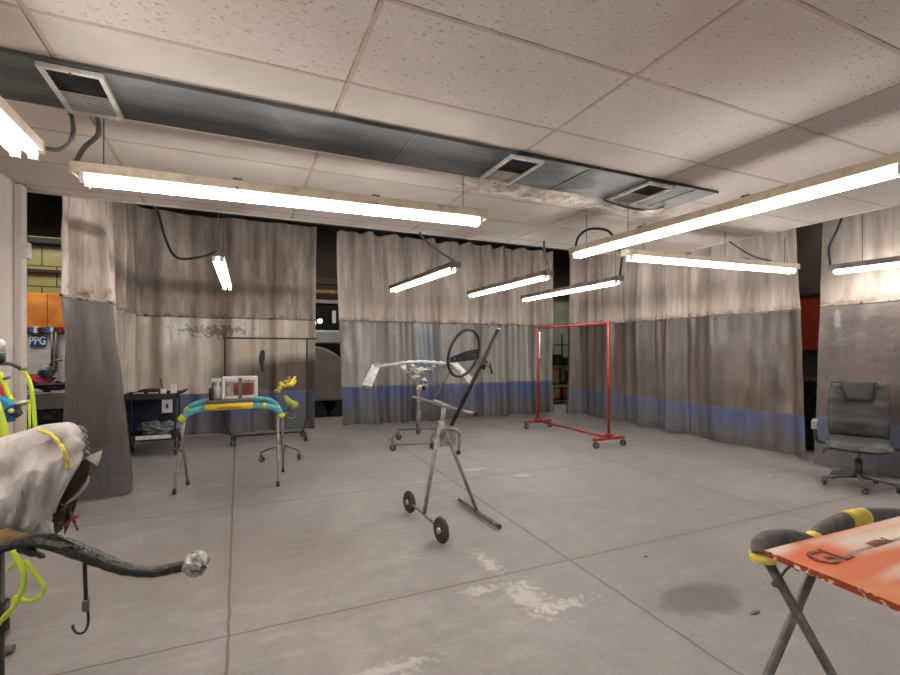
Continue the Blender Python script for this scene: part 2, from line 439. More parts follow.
def register(x0, x1, label, louv=.5, tilt=0.0):
    r = thing('ceiling_vent', label, 'vent', ((x0+x1)/2, 2.86, ZC-.02), 'air registers along the ceiling duct')
    y0, y1 = 2.64, 3.08; z = ZC-.035; w = .022
    f = MB()
    for c, d in ((((x0+x1)/2, y0, z), (x1-x0+w, w, .022)), (((x0+x1)/2, y1, z), (x1-x0+w, w, .022)), ((x0, 2.86, z), (w, y1-y0, .022)), ((x1, 2.86, z), (w, y1-y0, .022))): f.box(c, d)
    f.build('frame', 'white_plastic', r)
    MB().box(((x0+x1)/2, 2.86, ZC-.026), (x1-x0, y1-y0, .006)).build('opening', 'black', r)
    ys = y0+(y1-y0)*louv
    g = MB(); n = 9
    for k in range(n):
        y = ys+(y1-ys)*(k+.5)/n
        g.box(((x0+x1)/2, y, z+.001), (x1-x0-w, (y1-ys)/n*.95, .003), R=Matrix.Rotation(.2, 3, 'X'))
    g.build('louvre', 'paper', r)
    g = MB(); y = y0
    for k in range(10):
        y = y0+(ys-y0)*(k+.5)/10; g.box(((x0+x1)/2, y, z+.003), (x1-x0-w, .004, .01))
    g.build('dark_louvre', 'dark_cloth', r)
    for yy in (y0, y1): MB().cyl(((x0+x1)/2, yy, z-.02), ((x0+x1)/2, yy, z-.008), .006).build('screw', 'dull_steel', r)
    return r
register(-.80, -.575, 'white-framed ceiling register above the two long tubes beside the white wall')
register(1.62, 1.86, 'white-framed ceiling register midway along the duct with a small dark opening', .55)
r3 = register(2.82, 3.07, 'ceiling register hanging loose by the end of the duct', .5)
m = MB(); pts = bez([PZ(604,200,ZC-.01), PT(625,207,3.2), PT(650,210,3.2), PZ(664,207,ZC-.01)], 8); m.tube(pts, .008, 6); m.build('loose_lip', 'black', r3)
# ---------------------------------------------------------------- curtains
def curtain(name, label, top, bot, ztop, bands, freq=2.2, amp=.06, seed=0, group='booth curtains around the work area', pinch=.0, zb=.02, hemwave=.03, sharp=1.0):
    """top/bot: lists of (x,y) plan points; bands: list of (part, material, z0, z1)"""
    rnd = random.Random(seed)
    tp = bez([(a[0],a[1],0) for a in top], 16) if len(top) > 2 else [Vector((*top[0],0)).lerp(Vector((*top[1],0)), i/16) for i in range(17)]
    bp = bez([(a[0],a[1],0) for a in bot], 16) if len(bot) > 2 else [Vector((*bot[0],0)).lerp(Vector((*bot[1],0)), i/16) for i in range(17)]
    def at(P, s):
        L = [0]
        for i in range(len(P)-1): L.append(L[-1]+(P[i+1]-P[i]).length)
        d = s*L[-1]
        for i in range(len(P)-1):
            if d <= L[i+1] or i == len(P)-2:
                k = (d-L[i])/(L[i+1]-L[i]); return P[i].lerp(P[i+1], k), (P[i+1]-P[i]).normalized(), L[-1]
    L = at(tp, 0)[2]; cols = int(L*44)
    ph = [rnd.uniform(0, 6.28) for _ in range(6)]
    base = []
    for i in range(cols+1):
        s = i/cols; a, d, _ = at(tp, s); b_, d2, _ = at(bp, s)
        q = s*L*freq
        warp = q + .35*math.sin(q*.9+ph[0]) + .25*math.sin(q*.37+ph[1])
        f = math.sin(2*math.pi*warp*.5+ph[2]) + .45*math.sin(2*math.pi*warp*1.03+ph[3]) + .2*math.sin(2*math.pi*warp*2.1+ph[4])
        f = math.copysign(abs(f)**sharp, f)
        env = .55+.45*math.sin(q*.55+ph[5])**2
        base.append((a, b_, Vector((d.y, -d.x, 0)), Vector((d2.y, -d2.x, 0)), f*env, s*L, d))
    zall0, zall1 = zb, ztop
    root = thing(name, label, 'curtain', (base[len(base)//2][1].x, base[len(base)//2][1].y, 0), group)
    def pos(i, z):
        a, b_, n1, n2, f, sl, d = base[i]; k = (1-(z-zall0)/(zall1-zall0))**1.3
        p = a.lerp(b_, k); n = n1.lerp(n2, k)
        A = amp*(.75+.35*k)
        drift = amp*.5*noise.noise(Vector((sl*1.3+seed*7, z*.55, 3)))*1.6
        wr = .018*noise.noise(Vector((sl*5+seed, z*3.0, 1)))
        tp_ = pinch*max(0, (z-(zall1-.45))/.45)**1.5*math.sin(sl*2*math.pi*freq*1.5)
        return Vector((p.x, p.y, z)) + n*(f*A+drift+wr+tp_) + d*(.02*noise.noise(Vector((sl, z, seed))))
    for part, mt, z0, z1 in bands:
        rows = max(3, int((z1-z0)/.09)); vs = []; fs = []
        for r in range(rows+1):
            for i in range(cols+1):
                z = z0+(z1-z0)*r/rows
                p = pos(i, z)
                if z0 == zb and r == 0: p.z += hemwave*(noise.noise(Vector((base[i][5]*1.7, seed, 0)))+.3)
                if z1 == ztop and r == rows and pinch: p.z -= .05*abs(math.sin(base[i][5]*math.pi*2.4+seed))**3
                vs.append(p)
        for r in range(rows):
            for i in range(cols):
                a = r*(cols+1)+i; fs.append((a, a+1, a+cols+2, a+cols+1))
        o = MB().add(vs, fs, True).build(part, mt, root)
    # seam strip where canvas meets vinyl
    z = bands[-1][2]; m = MB(); vs = []; fs = []
    for i in range(cols+1):
        for zz, off in ((z-.012, .006), (z+.014, .006)):
            p = pos(i, zz); n = base[i][2]; vs += [p+n*off, p-n*off]
    for i in range(cols):
        a = 4*i; fs += [(a, a+4, a+6, a+2), (a+1, a+3, a+7, a+5), (a, a+1, a+5, a+4), (a+2, a+6, a+7, a+3)]
    m.add(vs, fs, True).build('seam', M['seam'], root)
    return root
M['seam'] = worn('seam_grime', lin(150,136,124), lin(48,40,35), .7, scale=16, lo=.52, hi=.64)
lc1, lc2 = lin(176,160,146), lin(96,82,72)
Zs, Zb, Zh = 1.93, .56, .20
ZT = 3.58
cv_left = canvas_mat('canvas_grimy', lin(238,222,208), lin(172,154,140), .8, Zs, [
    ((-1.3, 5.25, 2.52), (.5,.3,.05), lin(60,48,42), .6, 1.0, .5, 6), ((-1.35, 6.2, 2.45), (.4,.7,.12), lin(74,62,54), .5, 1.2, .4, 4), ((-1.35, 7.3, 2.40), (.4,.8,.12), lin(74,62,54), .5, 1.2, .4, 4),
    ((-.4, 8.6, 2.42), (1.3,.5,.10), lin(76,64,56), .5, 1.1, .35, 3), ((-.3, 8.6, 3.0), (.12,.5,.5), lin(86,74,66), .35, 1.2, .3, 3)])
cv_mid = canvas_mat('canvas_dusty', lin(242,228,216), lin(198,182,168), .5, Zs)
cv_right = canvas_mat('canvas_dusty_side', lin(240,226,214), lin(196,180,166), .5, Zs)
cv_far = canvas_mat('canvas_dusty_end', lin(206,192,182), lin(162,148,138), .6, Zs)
vy_near = vinyl_mat('vinyl_dark_near', lin(92,79,71), lin(66,56,50), .8, rough=.5)
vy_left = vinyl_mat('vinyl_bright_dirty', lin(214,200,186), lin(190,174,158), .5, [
    ((1.3, 8.65, .93), (1.5,.6,.36), lin(88,76,67), .95, .5, .08, 2.5), ((-.35, 8.65, 1.72), (.40,.5,.09), lin(60,50,43), .6, .5, 1.3, 16), ((-1.4, 7.3, 1.0), (.5,.5,1.2), lin(110,96,86), .5, 1.0, .3, 3)])  # first patch paints a dark diagonal shadow into the vinyl; the rest are stains
vy_mid = vinyl_mat('vinyl_grey', lin(162,158,151), lin(138,132,125), .7, [
    ((3.4, 8.65, 1.3), (.22,.5,.6), lin(98,112,138), .7, .7, .2, 3), ((5.0, 8.65, 1.35), (.55,.5,.5), lin(158,150,138), .6, .9, .25, 3), ((2.5,8.65,1.5), (.6,.5,.35), lin(160,160,154), .5, .9, .25, 3)])  # bluish patch paints in the blue showing through from beyond
vy_right = vinyl_mat('vinyl_brown_grey', lin(118,104,94), lin(92,80,72), .6, rough=.36)
vy_far = vinyl_mat('vinyl_end', lin(106,94,88), lin(84,74,68), .4, [((6.38, 3.22, 1.78), (.2,.03,.13), lin(170,164,160), .6, .6, .6, 20)], rough=.3)  # pale patch is a soft reflection highlight painted into the vinyl
def blue_mat(name, zt, zbm):
    n = NT(name); x, y, z = n.sep(n.pos)
    c = n.mix(n.ramp(n.noise(2.2, stretch=(1,1,.5), detail=4), .35, .65), lin(70,86,130), lin(92,98,128))
    grime = n.math('ADD', n.ramp(z, zt, zbm), n.math('MULTIPLY', n.math('SUBTRACT', n.noise(2.6, stretch=(1.5,1.5,.6), detail=6), .5), 1.7), clamp=True)
    c = n.mix(n.ramp(grime, .1, .8), c, lin(96,91,88))
    fine = n.ramp(n.noise(9, stretch=(1,1,.08), detail=4), .42, .66)
    c = n.mix(n.math('MULTIPLY', fine, .4), c, lin(62,58,58))
    edge = n.ramp(n.math('ADD', z, n.math('MULTIPLY', n.noise(6, detail=3), .06)), zt-.02, zt+.03)
    c = n.mix(n.math('MULTIPLY', edge, .5), c, lin(110,104,100))
    return n.done(c, .4, spec=.5)
blue = blue_mat('blue_band', .55, .05); blue_l = blue_mat('blue_band_corner', .69, .05); blue_m = blue_mat('blue_band_pleated', .73, .1); blue_f = blue_mat('blue_band_end', .6, .05)
blue_d = vinyl_mat('blue_band_dirty', lin(80,76,82), lin(78,72,72), .5, rough=.45)
hem = vinyl_mat('grey_hem', lin(98,93,90), lin(80,74,71), .5, rough=.55)
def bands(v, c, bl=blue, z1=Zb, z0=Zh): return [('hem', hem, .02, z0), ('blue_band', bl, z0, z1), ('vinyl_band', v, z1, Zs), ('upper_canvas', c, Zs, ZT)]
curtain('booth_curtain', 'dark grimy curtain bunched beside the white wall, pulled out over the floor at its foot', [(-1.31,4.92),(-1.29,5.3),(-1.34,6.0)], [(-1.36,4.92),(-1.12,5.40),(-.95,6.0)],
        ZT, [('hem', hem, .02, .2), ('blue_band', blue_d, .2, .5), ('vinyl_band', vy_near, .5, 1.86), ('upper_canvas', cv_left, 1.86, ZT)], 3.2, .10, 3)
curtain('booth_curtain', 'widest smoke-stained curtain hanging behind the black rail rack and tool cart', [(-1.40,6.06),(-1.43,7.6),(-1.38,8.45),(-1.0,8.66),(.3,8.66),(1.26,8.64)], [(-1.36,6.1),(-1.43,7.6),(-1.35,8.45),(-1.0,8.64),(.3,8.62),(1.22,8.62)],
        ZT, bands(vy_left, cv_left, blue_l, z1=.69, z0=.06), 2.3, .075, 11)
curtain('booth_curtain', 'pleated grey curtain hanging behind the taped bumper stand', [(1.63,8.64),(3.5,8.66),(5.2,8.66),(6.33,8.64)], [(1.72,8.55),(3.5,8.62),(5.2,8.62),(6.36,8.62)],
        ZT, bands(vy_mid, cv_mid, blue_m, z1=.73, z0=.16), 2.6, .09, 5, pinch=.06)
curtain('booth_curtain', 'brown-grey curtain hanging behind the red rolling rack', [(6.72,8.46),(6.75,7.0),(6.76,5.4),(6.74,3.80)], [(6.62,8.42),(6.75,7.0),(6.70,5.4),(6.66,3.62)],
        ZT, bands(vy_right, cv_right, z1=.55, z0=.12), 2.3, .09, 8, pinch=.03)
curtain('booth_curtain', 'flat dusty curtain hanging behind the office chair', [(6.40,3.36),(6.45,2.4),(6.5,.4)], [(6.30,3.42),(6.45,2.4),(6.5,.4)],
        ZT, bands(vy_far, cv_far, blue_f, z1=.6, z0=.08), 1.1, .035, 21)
tr = thing('curtain_track', 'dark steel track carrying the curtains above the work area', 'track', (2.5, 8.66, 3.66))
m = MB()
for a, c in (((-1.38,4.9,3.66),(-1.38,8.66,3.66)), ((-1.38,8.66,3.66),(6.75,8.66,3.66)), ((6.75,8.66,3.66),(6.75,.4,3.66))):
    a = Vector(a); c = Vector(c); d = c-a; m.box((a+c)/2, (max(abs(d.x),.05), max(abs(d.y),.05), .05))
m.build('rail', 'black_metal', tr)
for x, y in [(q, 8.66) for q in (-1,.5,2,3.5,5,6.5)]+[(-1.38,5.2),(-1.38,6.8),(6.75,5.2),(6.75,6.8),(6.75,2)]:
    MB().box((x, y, 3.95), (.03,.03,.56)).build('hanger', 'black_metal', tr)
m = MB(); m.box((2.6, 8.62, 3.82), (8.2,.05,.16)); m.build('header_board', 'roof', tr)

# ---------------------------------------------------------------- fluorescent fixtures
LG = 'two-tube strip lights hung from the ceiling'
def strip(label, a, b, z, mat='beige_metal', cables=(), rods=(.12,.88), rodtop=ZC-.002, wd=.115):
    """a,b: plan ends of the fixture; z: top of the housing"""
    A = Vector((a[0],a[1],z)); B = Vector((b[0],b[1],z)); d = (B-A).normalized(); L = (B-A).length; n = Vector((-d.y,d.x,0))
    ang = math.atan2(d.y, d.x); mid = (A+B)/2
    r = thing('strip_light', label, 'light fixture', mid, LG)
    R = Matrix.Rotation(ang, 3, 'Z')
    vs = []; fs = []
    prof = [(-wd/2,-.055),(-wd/2,-.006),(-wd/2+.008,0),(wd/2-.008,0),(wd/2,-.006),(wd/2,-.055),(wd/2-.006,-.060),(-wd/2+.006,-.060)]
    for p in (A, B):
        for q, h in prof: vs.append(p+n*q+Vector((0,0,h)))
    k = len(prof)
    for i in range(k): j = (i+1)%k; fs.append((i, j, j+k, i+k))
    fs += [tuple(range(k))[::-1], tuple(range(k, 2*k))]
    MB().add(vs, fs).build('housing', mat, r)
    for t in (0.004, L-.004): MB().box(A+d*t+Vector((0,0,-.032)), (.012, wd+.006, .066), R=R).build('end_cap', mat, r)
    for sgn in (-1, 1):
        m = MB(); off = n*sgn*.033+Vector((0,0,-.084))
        m.tube([A+d*.06+off, B-d*.06+off], .018, 10); m.build('tube', 'tube', r)
        for p in (A+d*.05, B-d*.05):
            q = MB(); q.box(p+n*sgn*.033+Vector((0,0,-.083)), (.022,.034,.056), R=R); q.build('socket', 'white_plastic', r)
    m = MB()
    for t in (.33, .67):
        p = A.lerp(B, t)
        m.box(p+Vector((0,0,.008)), (.05, wd*.7, .016), R=R); m.cyl(p+n*(wd/2)+Vector((0,0,-.05)), p+n*(wd/2+.008)+Vector((0,0,-.05)), .008); m.cyl(p-n*(wd/2)+Vector((0,0,-.05)), p-n*(wd/2+.008)+Vector((0,0,-.05)), .008)
    m.build('clip', 'dull_steel', r)
    for t in rods:
        p = A.lerp(B, t); MB().cyl(p, (p.x, p.y, rodtop), .0035, seg=6).build('suspension_rod', 'dull_steel', r)
    for cab, rad, mt in cables:
        MB().tube(bez(cab, 8), rad, 8).build('power_cable', mt, r)
    return r
M['conduit'] = worn('grey_conduit', (.11,.10,.095), (.16,.15,.14), .5, bump=0)
Zt = 2.395
e = Vector((-.90,2.86,Zt-.02))
strip('strip light overhead along the white wall, cut by the picture edge', (-.90,.47), (-.90,2.85), Zt, cables=[([e, PT(58,150,2.35), PT(72,138,2.35), PT(72,118,2.5), PZ(66,106,ZC)], .011, 'conduit')], rods=(.1,.86))
e = Vector((-.80,3.13,Zt-.01))
strip('longest-looking strip light hanging parallel to the ceiling duct', (-.80,3.13), (1.62,3.01), Zt, cables=[([e, PT(84,148,2.5), PT(98,134,2.55), PZ(97,113,ZC)], .012, 'conduit')], rods=(.055,.93), rodtop=ZC-.03)
strip('bare tubes seen end-on hanging before the smoke-stained curtain', (-.17,4.85), (-.13,7.2), 2.33, 'dark_fixture',
      cables=[([(-.17,4.86,2.32), PT(205,256,4.3), PT(178,258,4.3), PT(166,240,4.3), PT(158,212,4.3), PT(150,203,4.2)], .011, 'black')], rods=(.03,.5,.95), rodtop=4.0)
strip('strip light hanging above the masked bumper stand', (2.24,4.84), (2.18,7.05), 2.395, 'dark_fixture',
      cables=[([(2.24,4.86,2.40), PT(440,252,5.2), PT(425,240,5.2), PT(417,228,5.2)], .013, 'conduit')], rods=(.06,.94), rodtop=4.0)
strip('strip light hanging second from the gap beside the pleated curtain', (3.5,4.82), (3.55,7.1), 2.385, 'dark_fixture',
      cables=[([(3.5,4.84,2.40), PT(547,262,5.6), PT(544,246,5.6), PT(545,236,5.6)], .014, 'conduit')], rods=(.04,.94), rodtop=4.0)
strip('strip light whose far end crosses the gap above the red rack', (4.56,4.74), (4.66,7.2), 2.37, 'dark_fixture',
      cables=[([(4.56,4.75,2.37), PT(621,266,6.1), PT(622,256,6.0), PT(620,250,5.5)], .013, 'black')], rods=(.04,.94), rodtop=4.0)
strip('big strip light running overhead toward the orange panel', (3.0,3.74), (3.08,1.20), Zt, cables=[([(3.0,3.72,Zt), PT(579,236,4.55), PT(590,229,4.5), PT(606,230,4.4), PT(613,236,4.35), PT(616,240,4.3)], .012, 'black')], rods=(.07,.27))
strip('strip light reaching across to the gap with the red panel', (3.50,3.58), (5.92,3.40), 2.395, cables=[([(5.5,3.4,2.40), (5.45,3.6,2.5), (5.2,3.7,2.66)], .008, 'black')], rods=(.1,.55,.93), rodtop=ZC)
strip('strip light hanging above the office chair', (6.08,3.12), (6.26,.70), 2.35, 'dark_fixture',
      cables=[([(6.08,3.12,2.36), PT(829,248,5.3), PT(836,232,5.0), PT(843,215,4.9), PT(846,208,4.8)], .013, 'black')], rods=(.12,.6), rodtop=3.9)

# ---------------------------------------------------------------- red rolling rack
rk = thing('rolling_rack', 'tall red rolling rack standing in front of the curtains', 'rack', (4.9, 6.2, 0))
A_, B_ = Vector((4.88,5.30,0)), Vector((4.90,7.10,0))
for p in (A_, B_):
    m = MB(); m.tube([p+Vector((0,0,.12)), p+Vector((0,0,1.79))], .021, 10); m.build('post', 'red', rk)
    m = MB(); m.box(p+Vector((0,0,.125)), (.56,.045,.035)); m.build('foot_bar', 'red', rk)
    m = MB(); m.box(p+Vector((0,0,.16)), (.09,.09,.06)); m.build('post_socket', 'red', rk)
MB().tube([A_+Vector((0,-.02,1.79)), B_+Vector((0,.02,1.79))], .018, 10).build('top_rail', 'red', rk)
MB().tube([A_+Vector((0,0,.135)), B_+Vector((0,0,.135))], .019, 10).build('bottom_rail', 'red', rk)
def caster(parent, p, r=.04, h=.12, ang=0.0, name='caster'):
    """swivel caster: p = point on floor under the swivel"""
    d = Vector((math.cos(ang), math.sin(ang), 0)); n = Vector((-d.y, d.x, 0)); p = Vector(p)
    c = p+d*.012+Vector((0,0,r))
    m = MB(); m.tube([c-n*.013, c+n*.013], r, 18); o = m.build('caster', 'rubber', parent)
    m = MB(); m.tube([c-n*.016, c+n*.016], r*.45, 12)
    for s in (-1,1): m.box((c+p+Vector((0,0,h)))/2+n*s*.018, (.02,.004,h-r+.01))
    m.box(p+Vector((0,0,h-.006)), (.045,.045,.012)); m.build('fork', 'dull_steel', o)
    return o
for p in (A_, B_):
    for s in (-1,1): caster(rk, p+Vector((s*.25,0,0)), .045, .115, random.uniform(-1,1))
def wire_hook(label, p, z0, z1, mat='black_metal', bend=.02):
    p = Vector(p)
    h = MB().tube(bez([p+Vector((bend,0,z1+.02)), p+Vector((0,.01,z1+.026)), p+Vector((-bend,0,z1)), p+Vector((0,0,(z0+z1)/2)), p+Vector((0,0,z0+.03)), p+Vector((.02,0,z0)), p+Vector((.035,0,z0+.03))], 6), .004, 6)
    o = h.build('wire_hook', mat); tag(o, label, 'hook'); return o
wire_hook('black wire hook hanging halfway along the top rail of the red rack', (4.885,6.23,0), 1.62, 1.81)
wire_hook('long thin wire hook hanging beside the nearer post of the red rack', (4.885,5.46,0), 1.36, 1.81)
mm = MB().tube([(4.895,7.04,1.25),(4.895,7.04,1.72)], .016, 8); tag(mm.build('clear_plastic_strip', 'white_plastic'), 'pale strip of plastic hanging on the farther post of the red rack', 'strip')

# ---------------------------------------------------------------- black rail rack behind the teal sawhorse
bk = thing('rail_rack', 'black wheeled garment rail standing before the smoke-stained curtain', 'rack', (.4, 7.7, 0))
Yk = 7.75
pl, pr = PY(225,338,Yk), PY(307,338,Yk); zk = pl.z
MB().tube([(pl.x-.03,Yk,zk),(PY(317,338,Yk).x,Yk,zk)], .012, 8).build('top_rail', 'black_metal', bk)
for x, s in ((pl.x,1),(pr.x,-1)):
    MB().tube(bez([(x,Yk,zk),(x,Yk,1.0),(x,Yk,.40),(x-s*-.01,Yk,.30),(x+s*.09 if s>0 else x-.06,Yk,.13),(x+s*.14 if s>0 else x-.12,Yk,.11)],6), .013, 8).build('post', 'black_metal', bk)
MB().tube([(pl.x+.1,Yk,.115),(pr.x-.1,Yk,.115)], .014, 8).build('bottom_rail', 'black_metal', bk)
for x in (pl.x+.10, pr.x-.05):
    MB().tube([(x,Yk-.22,.115),(x,Yk+.22,.115)], .013, 8).build('foot_bar', 'black_metal', bk)
    for s in (-1,1): caster(bk, (x, Yk+s*.2, 0), .04, .11, random.uniform(-1.5,1.5))
g = thing('hanging_glove', 'limp black glove hanging from the black rail', 'glove', (PY(263,350,Yk).x, Yk, 1.2))
gx = PY(263,350,Yk).x
MB().tube(bez([(gx,Yk,1.40),(gx-.012,Yk,1.30),(gx-.015,Yk,1.2),(gx,Yk,1.09)],5), [.012]+[.03+.012*math.sin(i*.3) for i in range(14)]+[.008], 8).build('body', 'dark_cloth', g)
for k in (-1,0,1): MB().tube([(gx+k*.018,Yk,1.14),(gx+k*.024,Yk,1.07-.02*(k==0))], [.011,.006], 6).build('finger', 'dark_cloth', g)
MB().tube([(gx,Yk,1.39),(gx+.004,Yk,zk+.004)], .002, 5).build('string', 'black', g)

# ---------------------------------------------------------------- tool cart in the corner
cx0, cy0 = -1.10, 7.35
ct = thing('tool_cart', 'black two-shelf tool cart standing in the curtain corner', 'cart', (-.85, 7.5, 0))
cxa, cxb, cya, cyb = PZ(127,455,0).x, PZ(166,452,0).x+.14, 7.25, 7.72
cxm = (cxa+cxb)/2; cw = cxb-cxa
for z, nm in ((.76,'top_tray'), (.22,'bottom_shelf')):
    m = MB(); m.box((cxm,(cya+cyb)/2,z), (cw,cyb-cya,.02))
    for y in (cya,cyb): m.box((cxm,y,z+.03), (cw,.015,.07))
    for x in (cxa,cxb): m.box((x,(cya+cyb)/2,z+.03), (.015,cyb-cya,.07))
    m.build(nm, 'black', ct)
for x in (cxa,cxb):
    for y in (cya,cyb): MB().box((x,y,.43), (.03,.03,.66)).build('upright', 'black', ct); caster(ct, (x,y,0), .04, .11, random.uniform(-1.5,1.5))
MB().box((cxa-.012,(cya+cyb)/2,.5), (.01,cyb-cya-.05,.5)).build('side_panel', 'black', ct)
MB().box((cxm, cyb-.01,.5), (cw-.05,.01,.5)).build('rear_panel', worn('navy_panel', (.012,.014,.035), (.02,.02,.05), .5), ct)
MB().tube(bez([(cxb,cya,.80),(cxb+.10,cya,.84),(cxb+.10,cyb,.84),(cxb,cyb,.80)],6), .012, 8).build('push_handle', 'black', ct)
MB().box((cxm+.05,cya-.012,.26), (cw*.68,.006,.05)).build('white_edge_strip', 'white_plastic', ct)
tag(MB().ball((cxm+.05,(cya+cyb)/2,.345), .11, 16, .9, (1.9,1.2,.9)).build('plastic_bag', worn('grey_bag', (.10,.10,.10), (.24,.24,.24), .35, scale=25, bump=.8)), 'crumpled grey bag lying on the lower shelf of the tool cart', 'bag')
m = MB().tube(bez([(cxa+.10,cya+.15,.80),(cxa+.2,cya+.12,.85),(cxa+.36,cya+.12,.86),(cxa+.5,cya+.15,.80)],6), .03, 8); tag(m.build('rolled_cloth', worn('brown_cloth', lin(70,40,30), lin(30,20,18), .8)), 'rolled brown rag lying on top of the tool cart', 'rag')
for i, (dx, dy) in enumerate(((.16,.08),(.33,.06))):
    tag(MB().box((cxa+dx,cya+dy,.835), (.12,.05,.012), rz=.3*i, ).build('sandpaper_sheet', 'paper'), ('pale folded paper strip at the outer end of the cart top','pale folded paper strip in the middle of the cart top')[i], 'paper', None)
t = thing('brush_can', 'small white can with a brush standing on the tool cart', 'can', (cxb-.15,cya+.1,.77))
MB().cyl((cxb-.15,cya+.1,.772),(cxb-.15,cya+.1,.88), .035).build('body', 'white_plastic', t)
MB().cyl((cxb-.16,cya+.1,.86),(cxb-.18,cya+.1,1.02), .008).build('brush_handle', worn('brown_handle', lin(110,50,30)), t)
tag(MB().box((cxb-.03,cya+.1,.87),(.07,.06,.14)).build('white_box','white_plastic'), 'small white box standing on the end of the tool cart', 'box')
t = thing('white_jug', 'white printed card tag hanging on the front of the tool cart', 'tag', (cxb-.17,cya-.02,.7)); t.name = 'card_tag'
MB().box((cxb-.09,cya-.022,.66),(.12,.008,.17)).build('card', 'paper', t)
MB().box((cxb-.09,cya-.028,.66),(.03,.004,.06)).build('dark_print', 'black', t)

# ---------------------------------------------------------------- teal padded sawhorse
sh = thing('padded_sawhorse', 'folding sawhorse with teal foam bars and yellow taped ends', 'sawhorse', (0,5.45,0))
def saw_bar(parent, y, x0, x1, z, dip=.11):
    p = [(x0,y,z-dip),(x0+.06,y,z-dip*.45),(x0+.16,y,z-dip*.1),(x0+.28,y,z),(x1-.28,y,z),(x1-.14,y,z-dip*.08),(x1-.04,y,z-dip*.5),(x1,y,z-dip*1.15)]
    return bez(p, 6)
xa, xb = PY(180,415,5.2).x, PY(280,415,5.2).x+.02
for y in (5.17, 5.74):
    pts = saw_bar(sh, y, xa, xb, .835 if y < 5.5 else .85)
    MB().tube(pts, .030, 12).build('foam_bar', 'teal', sh)
    MB().tube(pts[:5], .034, 12).build('yellow_tape', 'yellow_tape', sh); MB().tube(pts[-4:], .034, 12).build('yellow_tape', 'yellow_tape', sh)
pts = saw_bar(sh, 5.17, xa, xb, .835); MB().tube(pts[27:30], .033, 12).build('yellow_tape', 'yellow_tape', sh)
for x, ff, fr_ in ((xa, PZ(174,494,.01), PZ(188,484,.01)), (xb, PZ(278,486,.01), PZ(283,471,.01))):
    for y0, ft in ((5.17,fr_),(5.74,ff)):
        tp0 = Vector((x,y0,.74)); MB().tube([tp0, ft], .013, 10).build('leg', 'grey_metal', sh)
        MB().cyl(ft, ft.lerp(tp0,.05), .018).build('foot_cap', 'rubber', sh)
    MB().tube([(x-.03,5.455,.39),(x+.0,5.455,.39)], .012, 8).build('pivot_bolt', 'dull_steel', sh)
for y in (5.66,5.28): MB().tube([(xa,y,.09),(xb,y,.09)], .0001, 4)
# tray and items on the sawhorse
ya = thing('work_board', 'yellow-edged grey board lying across the teal sawhorse', 'board', (.0,5.4,.87))
bx0, bx1 = PY(205,405,5.12).x, PY(253,405,5.12).x
MB().box(((bx0+bx1)/2,5.42,.900),(bx1-bx0+.0,.66,.02)).build('board', worn('grey_board', lin(96,88,84), lin(70,62,60), .6), ya)
MB().tube([(bx0,5.10,.845),(bx1,5.10,.85)], .034, 12).build('yellow_edge', worn('edge_yellow', (.72,.52,.02), (.6,.42,.03), .5), ya)
MB().box(((bx0+bx1)/2,5.066,.842),((bx1-bx0)*.5,.006,.022)).build('brown_label', worn('tan_label', lin(170,130,70)), ya)
zt = .912
wb = thing('clear_parts_box', 'clear plastic box with white edges and amber contents on the yellow-edged board', 'box', (0,5.3,zt))
qx0, qx1 = PY(224,390,5.3).x, PY(256,390,5.3).x; qz = zt+.20
f = MB()
for x in (qx0,qx1):
    f.box((x,5.22,(zt+qz)/2),(.03,.02,qz-zt)); f.box((x,5.42,(zt+qz)/2),(.03,.02,qz-zt))
for z in (zt+.015,qz): 
    for y in (5.22,5.42): f.box(((qx0+qx1)/2,y,z),(qx1-qx0,.02,.03))
    for x in (qx0,qx1): f.box((x,5.32,z),(.03,.2,.03))
f.build('white_frame', 'white_plastic', wb)
MB().box(((qx0+qx1)/2,5.33,(zt+qz)/2),(qx1-qx0-.02,.17,qz-zt-.03)).build('clear_body', worn('clear_grey', lin(168,156,150), lin(120,100,92), .2), wb)
MB().box(((qx0+qx1)/2+.03,5.235,(zt+qz)/2-.005),((qx1-qx0)*.6,.014,(qz-zt)*.58)).build('amber_contents', 'amber', wb)
MB().box(((qx0+qx1)/2,5.21,(zt+qz)/2),(.035,.014,qz-zt+.02)).build('dark_strap', 'dull_steel', wb)
sp = thing('spray_bottle', 'white spray bottle standing beside the clear box', 'bottle', (0,5.3,zt))
sx = PY(218,390,5.3).x
MB().tube([(sx,5.28,zt),(sx,5.28,zt+.11),(sx,5.28,zt+.14),(sx,5.28,zt+.17)], [.032,.032,.014,.014], 14).build('body', 'white_plastic', sp)
MB().box((sx-.015,5.28,zt+.185),(.09,.03,.035)).build('trigger_head', 'white_plastic', sp)
MB().tube([(sx-.04,5.28,zt+.17),(sx-.05,5.28,zt+.11)], .006, 6).build('trigger', 'black', sp)
tag(MB().tube([(sx-.055,5.2,zt),(sx-.055,5.2,zt+.10),(sx-.055,5.2,zt+.12)],[.022,.022,.012],12).build('dark_bottle','black'), 'small black bottle beside the white spray bottle', 'bottle')

